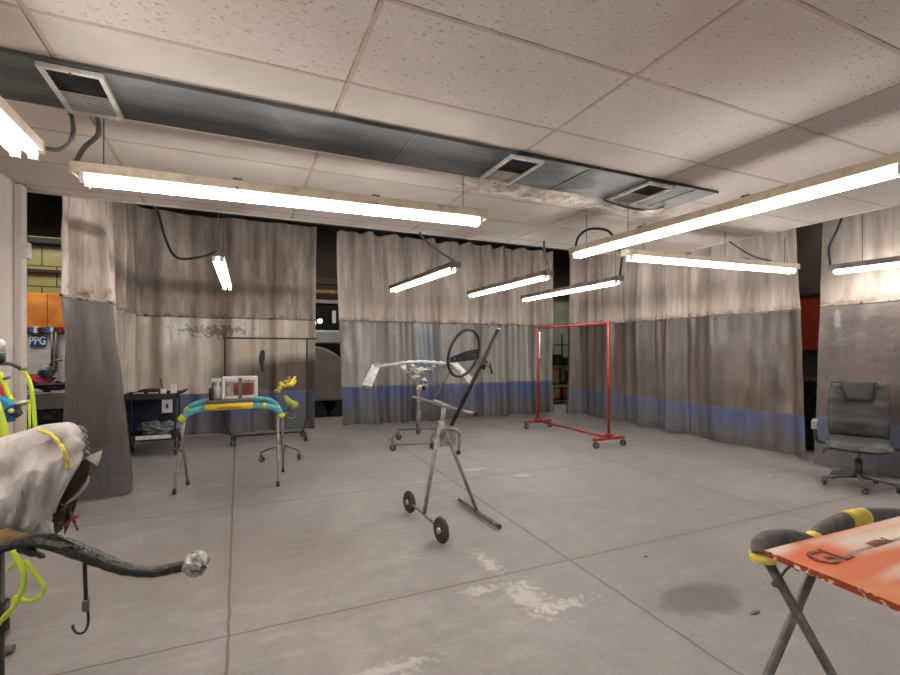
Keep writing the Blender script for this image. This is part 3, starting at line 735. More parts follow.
# ---------------------------------------------------------------- small spray-gun stand with masked bits
gs = thing('gun_stand', 'spindly three-wheeled stand holding yellow masked parts beside the teal sawhorse', 'stand', (.49,6.25,0))
ap = PT(281,444,5.95)
for px, py in ((261,462),(299,460),(283,452)):
    p = PZ(px,py,0)
    MB().tube([ap, (p.x,p.y,.12)], .011, 8).build('leg', 'dull_steel', gs)
    MB().tube([(p.x,p.y,.13),(p.x,p.y,.05)], .010, 8).build('caster_stem', 'dull_steel', gs)
    caster(gs, (p.x,p.y,0), .032, .08, random.uniform(-2,2))
MB().tube([ap, PT(284,418,5.95), PT(284,384,5.95)], .010, 8).build('pole', 'dull_steel', gs)
a0 = PZ(262,462,0); b0 = PZ(299,460,0)
t = thing('masked_part', 'knot of yellow taped tubes topping the spindly stand', 'part', PT(285,388,5.93))
for i in range(7):
    a = i*.9; c = PT(286,385,5.92); MB().tube(bez([c, c+Vector((.07*math.cos(a),.04*math.sin(a),.05*math.sin(a*1.7))), c+Vector((.13*math.cos(a+.4),.05,.10*math.sin(a*1.3+.5)))],5), [.012+.006*((k+i)%3) for k in range(11)], 8).build('taped_tube', 'olive_tape' if i%2 else 'mask_yellow', t)
t = thing('cone_cup', 'tan cone-shaped cup clamped halfway up the spindly stand', 'cup', PT(290,402,5.93))
p = PT(289,402,5.93); MB().tube([p+Vector((-.05,0,.08)), p+Vector((0,0,.0)), p+Vector((.06,0,-.05)), p+Vector((.07,0,-.07))], [.02,.04,.07,.05], 14).build('bowl', 'olive_tape', t)
MB().tube([p+Vector((0,0,-.055)), p+Vector((.12,0,-.075))], [.07,.03], 12).build('grey_lid', 'dull_steel', t)
t = thing('hose_clamp', 'green clamp low on the pole of the spindly stand', 'clamp', PT(288,417,5.93))
p = PT(286,414,5.93); MB().tube(bez([p+Vector((-.04,0,.07)),p+Vector((.02,0,.03)),p+Vector((.0,0,-.03)),p+Vector((.06,0,-.06)),p+Vector((.12,0,-.04))],5), .012, 8).build('green_jaw', worn('green', lin(80,140,90)), t)
MB().tube([p+Vector((0,0,-.03)),p+Vector((.11,0,.02))], .012, 8).build('handle', 'dull_steel', t)

# ---------------------------------------------------------------- wheeled parts stand with steering wheel
ws = thing('parts_stand', 'grey wheeled A-frame stand with a T-shaped crossbar', 'stand', (1.55,3.52,0))
apx = Vector((1.50,3.52,.78))
ax0, ax1 = Vector((1.34,3.15,.10)), Vector((1.34,3.85,.10))
MB().tube([ax0, ax1], .009, 10).build('axle', 'dull_steel', ws)
for p, s in ((ax0,-1),(ax1,1)):
    wn = (Vector((S_,C_,0))*.52+Vector((C_,-S_,0))*.85).normalized(); w = MB().tube([p-wn*.018, p+wn*.018], [.084,.084], 28).build('wheel', 'rubber', ws)
    m = MB(); m.ring(p, .076, .018, wn, 28, 8); m.build('tyre', 'rubber', w)
    m = MB(); m.tube([p-wn*.03, p+wn*.045], .022, 14); m.build('hub', 'steel', w)
am = (ax0+ax1)/2
MB().tube([am, apx+Vector((-.02,0,0))], .016, 10).build('leg', 'grey_metal', ws)
fb = Vector((1.85,3.57,.03))
MB().tube([fb, apx+Vector((.02,0,0))], .016, 10).build('leg', 'grey_metal', ws)
MB().tube([fb+Vector((0,-.36,0)), fb+Vector((0,.36,0))], .017, 10).build('foot_bar', 'dull_steel', ws)
MB().cyl(fb+Vector((0,-.375,0)), fb+Vector((0,-.35,0)), .019).build('end_plug', 'black', ws)
MB().box((1.56,3.52,.70),(.14,.012,.16)).build('gusset', 'grey_metal', ws)
MB().tube([apx+Vector((0,0,-.02)), Vector((1.52,3.52,.955))], .019, 10).build('post', 'grey_metal', ws)
MB().tube([apx+Vector((0,0,-.08)), Vector((1.50,3.52,.83))], .026, 12).build('sleeve', 'grey_metal', ws)
h0, h1 = PT(413,396,4.5), PT(490,418,3.25)
cb0 = Vector((1.53,4.28,.95)); cb1 = Vector((1.50,2.93,.955))
MB().tube([cb0, cb1], .013, 10).build('crossbar', 'grey_metal', ws)
MB().tube([Vector((1.52,3.72,.965)), Vector((1.51,3.40,.955))], .019, 10).build('crossbar_sleeve', 'grey_metal', ws)
MB().cyl(cb1+Vector((0,-.02,0)), cb1+Vector((0,.01,0)), .015).build('end_plug', 'black', ws)
MB().tube(bez([apx+Vector((.03,.0,-.02)),apx+Vector((.12,0,-.03)),apx+Vector((.16,0,-.08)),apx+Vector((.15,0,-.20))],5), .014, 8).build('lock_lever', 'grey_metal', ws)
MB().ball(apx+Vector((.15,0,-.22)), .02).build('lever_knob', 'black', ws)
MB().tube([PT(424,418,4.6), PT(452,368,4.2)], .010, 8).build('brace_rod', 'dull_steel', ws)
r0, r1 = PT(451,426,3.42), PT(498,330,3.55)
MB().tube([r0, r1], [.015,.015], 12).build('black_rod', 'black_metal', ws)
MB().cyl(r1, r1+(r1-r0).normalized()*.015, .018).build('rod_tip', 'steel', ws)
kp = PT(484,364,3.5); 
MB().tube([kp+(r0-r1).normalized()*-.03, kp+(r0-r1).normalized()*.04], .022, 12).build('clamp', 'black_metal', ws)
MB().tube([PT(484,363,3.5), PT(491,368,3.42)], .008, 8).build('clamp_screw', 'dull_steel', ws); MB().tube([PT(490,363,3.42), PT(492,374,3.42)], .008, 8).build('tee_handle', 'black', ws)
MB().tube([PT(480,362,3.6), PT(470,356,3.72)], .012, 8).build('wheel_mount', 'dull_steel', ws)
sw = thing('steering_wheel', 'thin black steering wheel clamped to the black rod of the wheeled stand', 'steering wheel', PT(464,353,3.72))
c = PT(464,353,3.72); right = Vector((C_,-S_,0)); fw = Vector((S_,C_,0)); up = Vector((0,0,1))
axn = (fw*.72 - right*.69 + up*.0).normalized()
u_ = up; v_ = axn.cross(u_).normalized()
lean = .24
pr_ = []
for i in range(48):
    a = 2*math.pi*i/48; q = v_*math.cos(a)*.165*1.0+u_*math.sin(a)*.183
    pr_.append(c+q+right*(math.sin(a)*.183*lean*.9))
MB().tube(pr_, .0115, 8, closed=True).build('rim', 'black', sw)
# spokes: perforated flat bar across
pa, pb = PT(451,361,3.72), PT(479,357,3.72)
m = MB(); th = fw*.006
for p0, p1, w0, w1 in ((PT(450,360,3.62),PT(466,356,3.62),.020,.038),(PT(466,356,3.62),PT(479,354,3.62),.038,.042)):
    m.add([p0-up*w0+th,p1-up*w1+th,p1+up*w1+th,p0+up*w0+th,p0-up*w0-th,p1-up*w1-th,p1+up*w1-th,p0+up*w0-th],[(0,1,2,3),(7,6,5,4),(0,4,5,1),(1,5,6,2),(2,6,7,3),(3,7,4,0)])
m.build('spoke', 'black', sw)
m = MB()
for px in (455,459.5,469,474): m.cyl(PT(px,359 if px < 462 else 355,3.63), PT(px,359 if px < 462 else 355,3.605), .007)
m.build('spoke_hole', 'dull_steel', sw)

# ---------------------------------------------------------------- rolling bumper stand with masked bar
bs = thing('bumper_stand', 'low grey four-wheeled stand with an upright, behind the A-frame stand', 'stand', PZ(410,443,0))
q = [PZ(392,451,0), PZ(432,449,0), PZ(437,438,0), PZ(398,440,0)]
for i in range(4):
    q[i].z = .16
lo = [Vector((p.x,p.y,.16)) for p in q]
MB().tube([lo[3], lo[2]], .016, 8).build('frame_rail', 'dull_steel', bs)
MB().tube([lo[0], lo[3]], .016, 8).build('frame_rail', 'dull_steel', bs)
MB().tube([Vector((lo[0].x,lo[0].y,.08)), Vector((lo[1].x,lo[1].y,.08))], .010, 8).build('lower_rail', 'dull_steel', bs)
MB().tube([lo[1], lo[2]], .016, 8).build('frame_rail', 'dull_steel', bs)
for p in lo:
    MB().tube([p, (p.x,p.y,.09)], .011, 8).build('caster_stem', 'dull_steel', bs); caster(bs, (p.x,p.y,0), .045, .11, random.uniform(-1,1))
tp = 6.95
MB().tube([PT(418,434,tp)*1, PT(418,372,tp)], .024, 10).build('post', 'grey_metal', bs)
MB().tube([PT(418,434,tp), PT(418,410,tp)], .034, 10).build('sleeve', 'dull_steel', bs)
bmp = thing('masked_bumper', 'silver taped car trim arched across the low grey stand', 'car part', PT(418,368,tp))
top = [PT(376,367,tp), PT(392,365,tp), PT(405,363,tp), PT(420,362,tp), PT(434,363,tp), PT(446,364,tp-.1)]
MB().tube(bez(top,6), [.03+.008*math.sin(i*1.9) for i in range(31)], 8).build('arched_bar', 'pale_tape', bmp)
def slab(name, quad, th, mat, parent):
    q = [Vector(p) for p in quad]; n = (q[1]-q[0]).cross(q[3]-q[0]).normalized()*th
    m = MB(); m.add([*q, *[p+n for p in q]], [(0,1,2,3),(7,6,5,4),(0,4,5,1),(1,5,6,2),(2,6,7,3),(3,7,4,0)]); return m.build(name, mat, parent, bevel=.006)
slab('masked_end', [PT(362,387,6.6),PT(371,389,6.6),PT(380,369,6.9),PT(372,366,6.9)], .05, 'pale_tape', bmp)
slab('masked_corner', [PT(370,368,6.9),PT(374,371,6.85),PT(384,369,6.9),PT(380,364,6.9)], .05, 'silver', bmp)
slab('dark_tip', [PT(362,387,6.58),PT(371,389,6.58),PT(370,392,6.58),PT(364,390,6.58)], .04, 'dull_steel', bmp)
slab('masked_end', [PT(452,364,6.6),PT(457,362,6.6),PT(475,380,6.3),PT(471,386,6.3)], .05, 'pale_tape', bmp)
MB().tube(bez([PT(446,364,6.85),PT(452,364,6.7),PT(458,370,6.6)],5), .02, 8).build('end_link', 'silver', bmp)
for i,(px,py,r) in enumerate(((404,368,.055),(412,368,.06),(420,371,.065),(428,370,.05),(416,377,.05),(423,381,.05),(420,388,.055),(425,386,.035),(408,372,.03),(434,367,.035))):
    MB().ball(PT(px,py,tp-.06+.02*(i%3)), r, 10, .8, (1.2,.8,.8)).build('taped_bracket', 'silver' if i%2 else 'pale_tape', bmp)
MB().ball(PT(424,388,tp-.1), .035, 10, .5).build('dark_knob', 'black', bmp)
MB().tube(bez([PT(444,365,6.8), PT(447,376,6.8), PT(440,384,6.8), PT(436,372,6.8)],5), .006, 6).build('loose_wire', 'dull_steel', bmp)
# lamp-like housing below the steering wheel, behind
# ---------------------------------------------------------------- office chair
ch = thing('office_chair', 'dark grey padded swivel chair with headrest standing by the end curtain', 'chair', (5.80,2.70,0))
co = Vector((5.80,2.72,0)); cf = Vector((-.90,-.43,0)).normalized(); cr = Vector((-cf.y, cf.x, 0)) * -1   # cr: image right
if cr.dot(right) < 0: cr = -cr
def cp(f_, r_, z): return co+cf*f_+cr*(r_-.002)+Vector((0,0,z-(.03 if z > .3 else 0)))
M['chair'] = worn('charcoal_leather', (.042,.038,.036), (.062,.056,.052), .5, scale=8, bump=.5)
def cushion(pts_fn, nu=22, nv=22):
    vs = []; fs = []
    for i in range(nu+1):
        for j in range(nv+1):
            vs.append(pts_fn(i/nu*2-1, j/nv*2-1, 1))
    for i in range(nu+1):
        for j in range(nv+1):
            vs.append(pts_fn(i/nu*2-1, j/nv*2-1, -1))
    o = (nu+1)*(nv+1)
    for i in range(nu):
        for j in range(nv):
            a = i*(nv+1)+j; fs.append((a,a+nv+1,a+nv+2,a+1)); fs.append((o+a,o+a+1,o+a+nv+2,o+a+nv+1))
    for i in range(nu):
        for j in (0,nv):
            a = i*(nv+1)+j; fs.append((a,a+nv+1,o+a+nv+1,o+a) if j else (a,o+a,o+a+nv+1,a+nv+1))
    for j in range(nv):
        for i in (0,nu):
            a = i*(nv+1)+j; fs.append((a,a+1,o+a+1,o+a) if i == 0 else (a,o+a,o+a+1,a+1))
    return MB().add(vs, fs, True)
def se(u, v, p=4): return max(0, 1-abs(u)**p)**(.5)*max(0, 1-abs(v)**p)**(.5)
def seatf(u, v, s):
    e = se(u,v,5); r_ = u*.262*(1-.06*abs(v)**3); f_ = v*.25*(1-.05*abs(u)**3)
    return cp(.05+f_, r_, .475 + s*.05*e + .02*u*u - .035*(v > 0)*v**3 + .006*noise.noise(Vector((u*3,v*3,s))))
cushion(seatf).build('seat', 'chair', ch)
def backf(u, v, s):
    e = se(u,v,5); w = .255-.03*max(0,v)**2-.012*max(0,-v)**2
    r_ = u*w; z = .80+v*.285
    f_ = -.20-.10*(v*.5+.5)+.04*u*u
    wr = .012*noise.noise(Vector((u*1.2+v*1.6, v*3.5, 2)))*(s > 0)+.007*math.sin(v*10+u*u*3)*(s > 0)*max(0,-v)**.5*(1-u*u)
    return cp(f_ + s*.055*e + wr, r_, z)
cushion(backf, 30, 30).build('backrest', 'chair', ch)
def headf(u, v, s):
    e = se(u,v,6); w = .135+.02*v
    return cp(-.285 + .065 + s*.035*e - .01*v, u*w, 1.0+v*.11)
o = cushion(headf).build('headrest', 'chair', ch)
m = MB(); 
m.tube([headf(-1,1,0)+cf*.03,headf(-1,0,0)+cf*.03,headf(-.9,-1,0)+cf*.03,headf(.9,-1,0)+cf*.03,headf(1,0,0)+cf*.03,headf(1,1,0)+cf*.03], .006, 6); m.build('piping', 'black', ch)
for s in (-1,1):
    a = MB(); a.tube(bez([cp(.02,s*.27,.45),cp(.02,s*.335,.47),cp(.02,s*.352,.56),cp(-.0,s*.352,.60)],5), .018, 8); o = a.build('armrest', 'black', ch)
    MB().box(cp(.05,s*.352,.645),(.26,.05,.085), rz=math.atan2(cf.y,cf.x)).build('arm_pad', worn('arm_grey', (.22,.2,.19), (.3,.28,.27), .5), o)
MB().tube([cp(0,0,.10),cp(0,0,.28)], .032, 12).build('gas_column', 'black', ch); MB().tube([cp(0,0,.28),cp(0,0,.43)], .018, 12).build('piston', 'dull_steel', ch)
MB().box(cp(0,0,.42),(.24,.16,.03), rz=math.atan2(cf.y,cf.x)).build('mechanism', 'black', ch)
MB().tube(bez([cp(.05,-.1,.41),cp(.05,-.26,.39),cp(.05,-.28,.35)],4), .008, 6).build('lever', 'black', ch)
MB().tube([cp(-.1,0,.42),cp(-.24,0,.44),cp(-.30,0,.60)], .018, 8).build('back_bracket', 'black', ch)
a0 = math.atan2(cf.y, cf.x)+.12
for k in range(5):
    a = a0+k*2*math.pi/5; d = Vector((math.cos(a),math.sin(a),0))
    MB().tube([co+Vector((0,0,.12)), co+d*.16+Vector((0,0,.105)), co+d*.31+Vector((0,0,.075))], [.03,.024,.017], 8).build('base_arm', 'dull_steel', ch)
    caster(ch, co+d*.30, .028, .075, a+1.2)

# ---------------------------------------------------------------- orange panel on the padded sawhorse, near
ns = thing('foam_sawhorse', 'folding sawhorse with charcoal foam bars banded in yellow tape', 'sawhorse', (1.6,.9,0))
bar1 = bez([PT(763,556,1.36), PT(764,545,1.38), PT(776,540,1.42), PT(798,541,1.45), PT(822,552,1.42), PT(860,575,1.36), PT(900,590,1.33)], 6)
off = Vector((.95,-.18,0))
MB().tube(bar1, .031, 14).build('foam_bar', 'grey_foam', ns)
MB().tube([bar1[0]-Vector((0,0,.012)), bar1[0]+Vector((0,0,.006))], .034, 14).build('yellow_tape', 'mask_yellow', ns)
bar2 = bez([PT(800,562,1.50), PT(808,550,1.52), PT(822,534,1.56), PT(842,522,1.62), PT(864,517,1.66), PT(890,516,1.69), PT(930,520,1.72)], 6)
MB().tube(bar2, .029, 14).build('foam_bar', 'grey_foam', ns)
MB().tube(bar2[6:11], .031, 14).build('yellow_tape', 'mask_yellow', ns); MB().tube(bar2[19:25], .031, 14).build('yellow_tape', 'mask_yellow', ns)
def toz(a, b, z):      # extend the line a->b until height z
    a = Vector(a); b = Vector(b); k = (z-a.z)/(b.z-a.z); return a+(b-a)*k
la = toz(PT(767,560,1.37), PT(832,675,1.36), .015); lb = toz(PT(816,565,1.50), PT(768,675,1.46), .015)
MB().tube([PT(765,556,1.37), la], .0135, 12).build('leg', 'dull_steel', ns)
MB().tube([PT(818,560,1.50), lb], .0135, 12).build('leg', 'dull_steel', ns)
MB().cyl(PT(800,617,1.33), PT(800,617,1.50), .007).build('pivot_bolt', 'dull_steel', ns)
MB().cyl(PT(777,583,1.34), PT(775,584,1.36), .01).build('rivet', 'dull_steel', ns)
e1 = bar1[-1]; e2 = bar2[-1]
MB().tube([e1, Vector((e1.x+.35,e1.y-.1,.015))], .0135, 12).build('leg', 'dull_steel', ns)
MB().tube([e2, Vector((e2.x-.1,e2.y-.35,.015))], .0135, 12).build('leg', 'dull_steel', ns)
MB().tube(bez([PT(780,578,1.36),PT(786,570,1.36),PT(792,566,1.38),PT(798,570,1.38),PT(804,568,1.40),PT(812,566,1.44)],4), .004, 6).build('chain', 'dull_steel', ns)
def panel_mat():
    n = NT('orange_sprayed_panel'); x, y, z = n.sep(n.pos)
    c = n.mix(n.ramp(n.noise(4, detail=4), .38, .6), lin(222,134,70), lin(216,104,36))
    for cc, rr, a in (((1.62,.675,.9),(.22,.035,1),1.0), ((1.50,.70,.9),(.10,.022,1),.9), ((1.48,.56,.9),(.16,.022,1),.8), ((1.9,.70,.9),(.3,.08,1),.6), ((1.24,.75,.9),(.05,.03,1),.9), ((1.75,.6,.9),(.15,.04,1),.7), ((1.6,.735,.9),(.3,.012,1),.5)):
        c = n.blob(c, cc, rr, lin(232,214,196), a, 1.1, .12, 8)
    c = n.blob(c, (1.29,.685,.9), (.10,.05,1), lin(226,92,0), 1.0, .7, .06, 6)
    c = n.blob(c, (1.30,.60,.9), (.12,.02,1), lin(220,100,20), .8, 1.0, .06, 6)
    c = n.blob(c, (1.52,.66,.9), (.22,.006,1), lin(120,110,104), .85, .6, .06, 6)
    c = n.blob(c, (1.50,.54,.9), (.2,.005,1), lin(150,120,104), .6, .8, .06, 6)
    sc = n.math('MULTIPLY', n.ramp(n.noise(22, stretch=(.4,3,1), detail=5), .6, .7), .25)
    c = n.mix(sc, c, lin(180,90,50))
    n.bump(n.noise(9, stretch=(.5,2,1)), .15, .01)
    return n.done(c, .5, spec=.2)
pn = thing('orange_panel', 'orange and white spray-painted flat car panel resting on the charcoal foam sawhorse', 'panel', (1.5,.6,.9))
Zp = .9
k0, k1, k2, k3 = PZ(765,550,Zp), PZ(905,515,Zp), PZ(1120,560,Zp), PZ(905,607,Zp)
k2 = k1+(k3-k0)*1.3
k3b = k0+(k3-k0)*1.3
def rim(a, b, n=10): return [a.lerp(b, i/n) for i in range(n)]
out = rim(k0,k1)+rim(k1,k1+(k1-k0)*.5,4)+rim(k1+(k1-k0)*.5,k2+(k1-k0)*.5,8)+rim(k2+(k1-k0)*.5,k3b,12)+rim(k3b,k0,14)
n_ = len(out); vs = [p+Vector((0,0,.0006*math.sin(i*.8))) for i, p in enumerate(out)]+[p-Vector((0,0,.015)) for p in out]; cen = sum(out, Vector())/n_
vs += [cen+Vector((0,0,.001))]
fs = [(i,(i+1)%n_,2*n_) for i in range(n_)]
MB().add(vs[:n_]+[vs[-1]], [(i,(i+1)%n_,n_) for i in range(n_)]).build('skin', panel_mat(), pn)
MB().add(vs[:2*n_], [(i+n_,(i+1)%n_+n_,(i+1)%n_,i) for i in range(n_)]+[tuple(range(2*n_-1,n_-1,-1))]).build('rusty_edge', worn('rust_chips', lin(150,62,30), lin(226,200,164), .6, scale=55, lo=.54, hi=.60), pn)
def text(name, body, mat, size, loc, R, parent, ext=.001, sx=1.0):
    cu = bpy.data.curves.new(name, 'FONT'); cu.body = body; cu.size = size; cu.extrude = ext; cu.align_x = 'CENTER'; cu.align_y = 'CENTER'; cu.offset = size*.012
    o = bpy.data.objects.new(name, cu); C.objects.link(o); cu.materials.append(M[mat])
    me = bpy.data.meshes.new_from_object(o); bpy.data.objects.remove(o); me.materials.clear(); me.materials.append(M[mat])
    me.transform(Matrix.Translation(Vector(loc)-parent_loc(parent)) @ R.to_4x4() @ Matrix.Diagonal((sx,1,1,1)))
    o = bpy.data.objects.new(name, me); C.objects.link(o); o.parent = parent; return o
lp = PZ(829,557,Zp)
# two hand-painted letters, lying flat
def flat_frame(xdir):
    xd = Vector(xdir).normalized(); return Matrix((xd, Vector((-xd.y,xd.x,0)), Vector((0,0,1)))).transposed()
text('lettering', 'GL', 'letter_red', .088, (lp.x,lp.y,Zp+.0022), flat_frame((1,.02,0)), pn, .0005, 1.0)
lp = PZ(880,543,Zp); text('lettering', 'IIIN', 'letter_red', .036, (lp.x,lp.y,Zp+.0022), flat_frame((1,.02,0)), pn, .0005, 1.6)

# ---------------------------------------------------------------- foreground: black wrapped arm on a post
sa = thing('stand_arm', 'black plastic-wrapped stand arm ending in a silver taped ball', 'stand', (PT(-4,540,1.33).x, PT(-4,540,1.33).y, 0))
ta = 1.35
MB().tube([(PT(-3,540,ta).x,PT(-3,540,ta).y,0), PT(-3,545,ta)], .017, 12).build('post', 'black_metal', sa)
MB().tube([(PT(-3,540,ta).x,PT(-3,540,ta).y,.60), (PT(-3,540,ta).x,PT(-3,540,ta).y,.68)], .028, 12).build('collar', 'black_metal', sa)
p = PT(-3,600,ta); base = Vector((p.x,p.y,0))
for k in range(3):
    a = k*.9+2.6; MB().tube([base+Vector((0,0,.06)), base+Vector((.3*math.cos(a),.3*math.sin(a),.02))], .018, 8).build('leg', 'black_metal', sa)
arm = bez([PT(-12,552,ta), PT(20,543,ta), PT(45,541,ta), PT(70,548,ta), PT(100,560,ta), PT(125,569,ta), PT(150,572,ta), PT(170,569,ta), PT(188,565,ta)], 8)
MB().tube(arm, [ (.012+.011*min(1,i/18)) if i < 24 else max(.0155, .0235-.0004*(i-24)) + .0008*math.sin(i*1.3) for i in range(len(arm))], 12).build('wrapped_arm', 'black_wrap', sa)
flap = [PT(15,545,ta-.02), PT(30,536,ta-.02), PT(55,534,ta-.02), PT(78,545,ta-.02), PT(62,548,ta-.03), PT(38,544,ta-.03)]
MB().add(flap, [tuple(range(6))]).build('wrap_flap', 'black_wrap', sa, solid=.004)
MB().tube(bez([PT(20,548,ta), PT(34,553,ta), PT(45,557,ta)],4), [.012]*5+[.008]*3+[.003], 8).build('wrap_flap', 'black_wrap', sa)
MB().ball(PT(196,564,ta), .035, 20, .16).build('taped_ball', 'silver', sa)
hk = MB().tube(bez([PT(84,553,ta), PT(85,560,ta), PT(86,580,ta), PT(86,598,ta), PT(88,612,ta), PT(88,624,ta), PT(84,632,ta), PT(77,633,ta), PT(73,628,ta), PT(73,625,ta)], 6), .0035, 8)
h_ = thing('s_hook', 'thin black wire hook dangling from the wrapped arm', 'hook', PT(86,590,ta))
h_.name = 'wire_hook'
hk.build('wire', 'black_metal', h_)
MB().tube([PT(84.5,560,ta), PT(86,600,ta)], .0055, 8).build('upper_rod', 'black_metal', h_)
MB().box(PT(86,605,ta),(.016,.016,.032)).build('joint', 'dull_steel', h_)
hs = thing('air_hose', 'lime air hose looped under the wrapped arm', 'hose', PT(20,580,1.3))
MB().tube(bez([PT(12,551,1.28), PT(18,560,1.28), PT(24,575,1.28), PT(22,590,1.28), PT(14,606,1.28), PT(5,616,1.28), PT(-5,628,1.28)], 6), .0065, 10).build('hose', 'hose', hs)
MB().tube(bez([PT(25,560,1.3), PT(35,574,1.3), PT(44,588,1.3), PT(38,598,1.3), PT(26,601,1.3), PT(15,597,1.3), PT(14,606,1.3), PT(9,614,1.3), PT(-5,626,1.3)], 6), .0055, 10).build('hose_loop', 'hose', hs)
MB().tube(bez([PT(8,570,1.3), PT(14,564,1.3), PT(20,560,1.3)],5), .004, 8).build('hose_end', 'hose', hs)

# ---------------------------------------------------------------- masked bumper, foreground
mb = thing('paper_wrapped_bumper', 'bulky car bumper wrapped in grey masking paper and yellow tape', 'car part', PT(20,540,1.65))
tm = 1.7
secs = [(-150,455,560,.22),(-100,452,556,.22),(-60,450,553,.21),(-30,448,551,.2),(-10,446,549,.19),(5,441,545,.18),(20,434,540,.17),(35,427,533,.16),(46,424,522,.15),(58,422,505,.14),(68,421,482,.13),(75,424,470,.115),(80,429,463,.09),(83,435,456,.06),(85,441,450,.02)]
vs = []; fs = []; K = 44
# interpolate sections
def interp(secs, n):
    out = []
    for i in range(len(secs)-1):
        for k in range(n):
            t = k/n; out.append([secs[i][j]*(1-t)+secs[i+1][j]*t for j in range(4)])
    out.append(list(secs[-1])); return out
sl = interp(secs, 6)
for i, (x, y0, y1, dd) in enumerate(sl):
    top = PT(x, y0, tm); bot = PT(x, y1, tm); cz = (top+bot)/2; hh = (top.z-bot.z)/2
    for k in range(K):
        a = 2*math.pi*k/K
        ca, sa_ = math.cos(a), math.sin(a)
        ca = math.copysign(abs(ca)**.8, ca)
        q = Vector((x*.012, k*.0, 0))
        nz = noise.noise(Vector((x*.035, math.cos(a)*1.6, math.sin(a)*1.6)))*.045*min(1, dd*6)
        nz2 = (abs(noise.noise(Vector((x*.055-math.cos(a)*1.5, x*.008+math.cos(a)*.35, 4))))*.075 + abs(noise.noise(Vector((x*.02+math.cos(a)*1.1, x*.01-math.cos(a)*.5, 9))))*.04)*min(1, max(0,dd-.10)*9)
        vs.append(cz + (fw+right*((x-450)/F))*(-(dd+nz-nz2)*sa_) + up*(hh+nz*.35)*ca*(1-.06*sa_*(dd/.2)))
n_ = len(sl)
for i in range(n_-1):
    for k in range(K):
        l = (k+1)%K; fs.append((i*K+k, i*K+l, (i+1)*K+l, (i+1)*K+k))
fs.append(tuple(range(K))); fs.append(tuple((n_-1)*K+k for k in range(K))[::-1])
def mpaper():
    n = NT('crinkled_masking_paper')
    c = n.mix(n.ramp(n.noise(5, detail=5), .35, .65), lin(186,181,178), lin(158,152,148))
    v = n.n.new('ShaderNodeTexVoronoi'); v.inputs['Scale'].default_value = 9; n.link(n.vmath('ADD', n.pos, n.vmath('MULTIPLY', n.noise(4, color=True), (.25,.25,.25))), v.inputs['Vector'])
    n.bump(v.outputs['Distance'], .6, .03)
    return n.done(c, .6, spec=.3)
M['mpaper'] = mpaper()
MB().add(vs, fs, True).build('paper_wrap', 'mpaper', mb)
tf = tm-.17
MB().tube(bez([PT(36,430,tf), PT(50,434,tf), PT(58,442,tf), PT(66,456,tf+.03)],5), [.003,.004,.006,.007,.005,.007,.006,.004,.006,.006,.006,.004,.005,.004,.003,.002], 6).build('yellow_tape', 'mask_yellow', mb)
MB().tube(bez([PT(60,444,tf), PT(64,452,tf), PT(68,462,tf+.04), PT(67,470,tf+.06)],5), [.003]+[.006]*14+[.003], 6).build('yellow_tape', 'mask_yellow', mb)
for i in range(5):
    a = .5+i*.5; MB().tube(bez([PT(79+i*1.2,426+i*6,tm-.06), PT(83+i*1.1,428+i*6,tm-.03), PT(86+i*1.0,431+i*6,tm)],4), .004, 6).build('crumpled_edge', 'silver', mb)
for i, quad in enumerate(([(84,458),(102,450),(100,459),(97,466)],)):
    slab('paper_flap', [PT(x,y,tm-.05) for x,y in quad], .004, 'mpaper', mb)
MB().add([PT(78,463,tm-.02),PT(92,456,tm-.02),PT(93,466,tm+.0),PT(88,480,tm),PT(78,492,tm),PT(70,505,tm),PT(60,520,tm),PT(54,520,tm),PT(66,492,tm)], [tuple(range(9))]).build('bare_edge', 'olive_primer', mb, solid=.03)
MB().tube(bez([PT(89,476,tm-.05),PT(86,484,tm-.05),PT(78,494,tm-.05),PT(66,504,tm-.05)],5), [.002,.003,.004,.005,.005,.005,.005,.005,.004,.005,.005,.005,.005,.005,.004,.003][:16], 6).build('paper_strip', 'mpaper', mb)
slab('paper_flap', [PT(28,528,tm-.12),PT(46,520,tm-.12),PT(54,534,tm-.12),PT(36,538,tm-.12)], .006, 'mpaper', mb)
slab('paper_flap', [PT(52,514,tm-.03),PT(66,505,tm-.03),PT(62,530,tm-.03),PT(54,536,tm-.03)], .006, 'clear_wrap', mb)
slab('plastic_scrap', [PT(62,510,tm),PT(78,498,tm),PT(70,522,tm),PT(64,536,tm)], .006, 'clear_wrap', mb)
for i in range(6):
    MB().tube(bez([PT(58+i*3,500+i*3,tm-.03), PT(66+i*2,506+i*4,tm-.02), PT(70+i*1.5,512+i*3.5,tm-.04)],4), .004, 6).build('wire', ('olive_primer','dull_steel','red_hose')[i%3], mb)
MB().tube(bez([PT(66,525,tm-.05),PT(72,519,tm-.05),PT(79,516,tm-.05)],4), .005, 6).build('red_wire', 'red_hose', mb)
MB().tube(bez([PT(-12,545,1.52),PT(4,538,1.5),PT(16,539,1.5),PT(30,536,1.5)],4), [.03,.034,.036,.03,.028,.028,.026,.024,.02,.018,.016,.012,.01], 10).build('foam_pad', worn('ochre_foam', lin(150,120,70), lin(90,66,40), .8), mb)
# support: sawhorse-like trestle under the bumper, mostly out of view
tr2 = thing('bumper_trestle', 'dark steel trestle carrying the paper-wrapped bumper', 'stand', (PT(-60,560,1.7).x, PT(-60,560,1.7).y, 0))
pa = PT(-60,553,1.7); MB().tube([(pa.x,pa.y,0),(pa.x,pa.y,pa.z+.03)], .02, 10).build('post', 'black_metal', tr2)
MB().tube([(pa.x-.25,pa.y,.02),(pa.x+.1,pa.y-.1,.02)], .02, 8).build('foot_bar', 'black_metal', tr2)

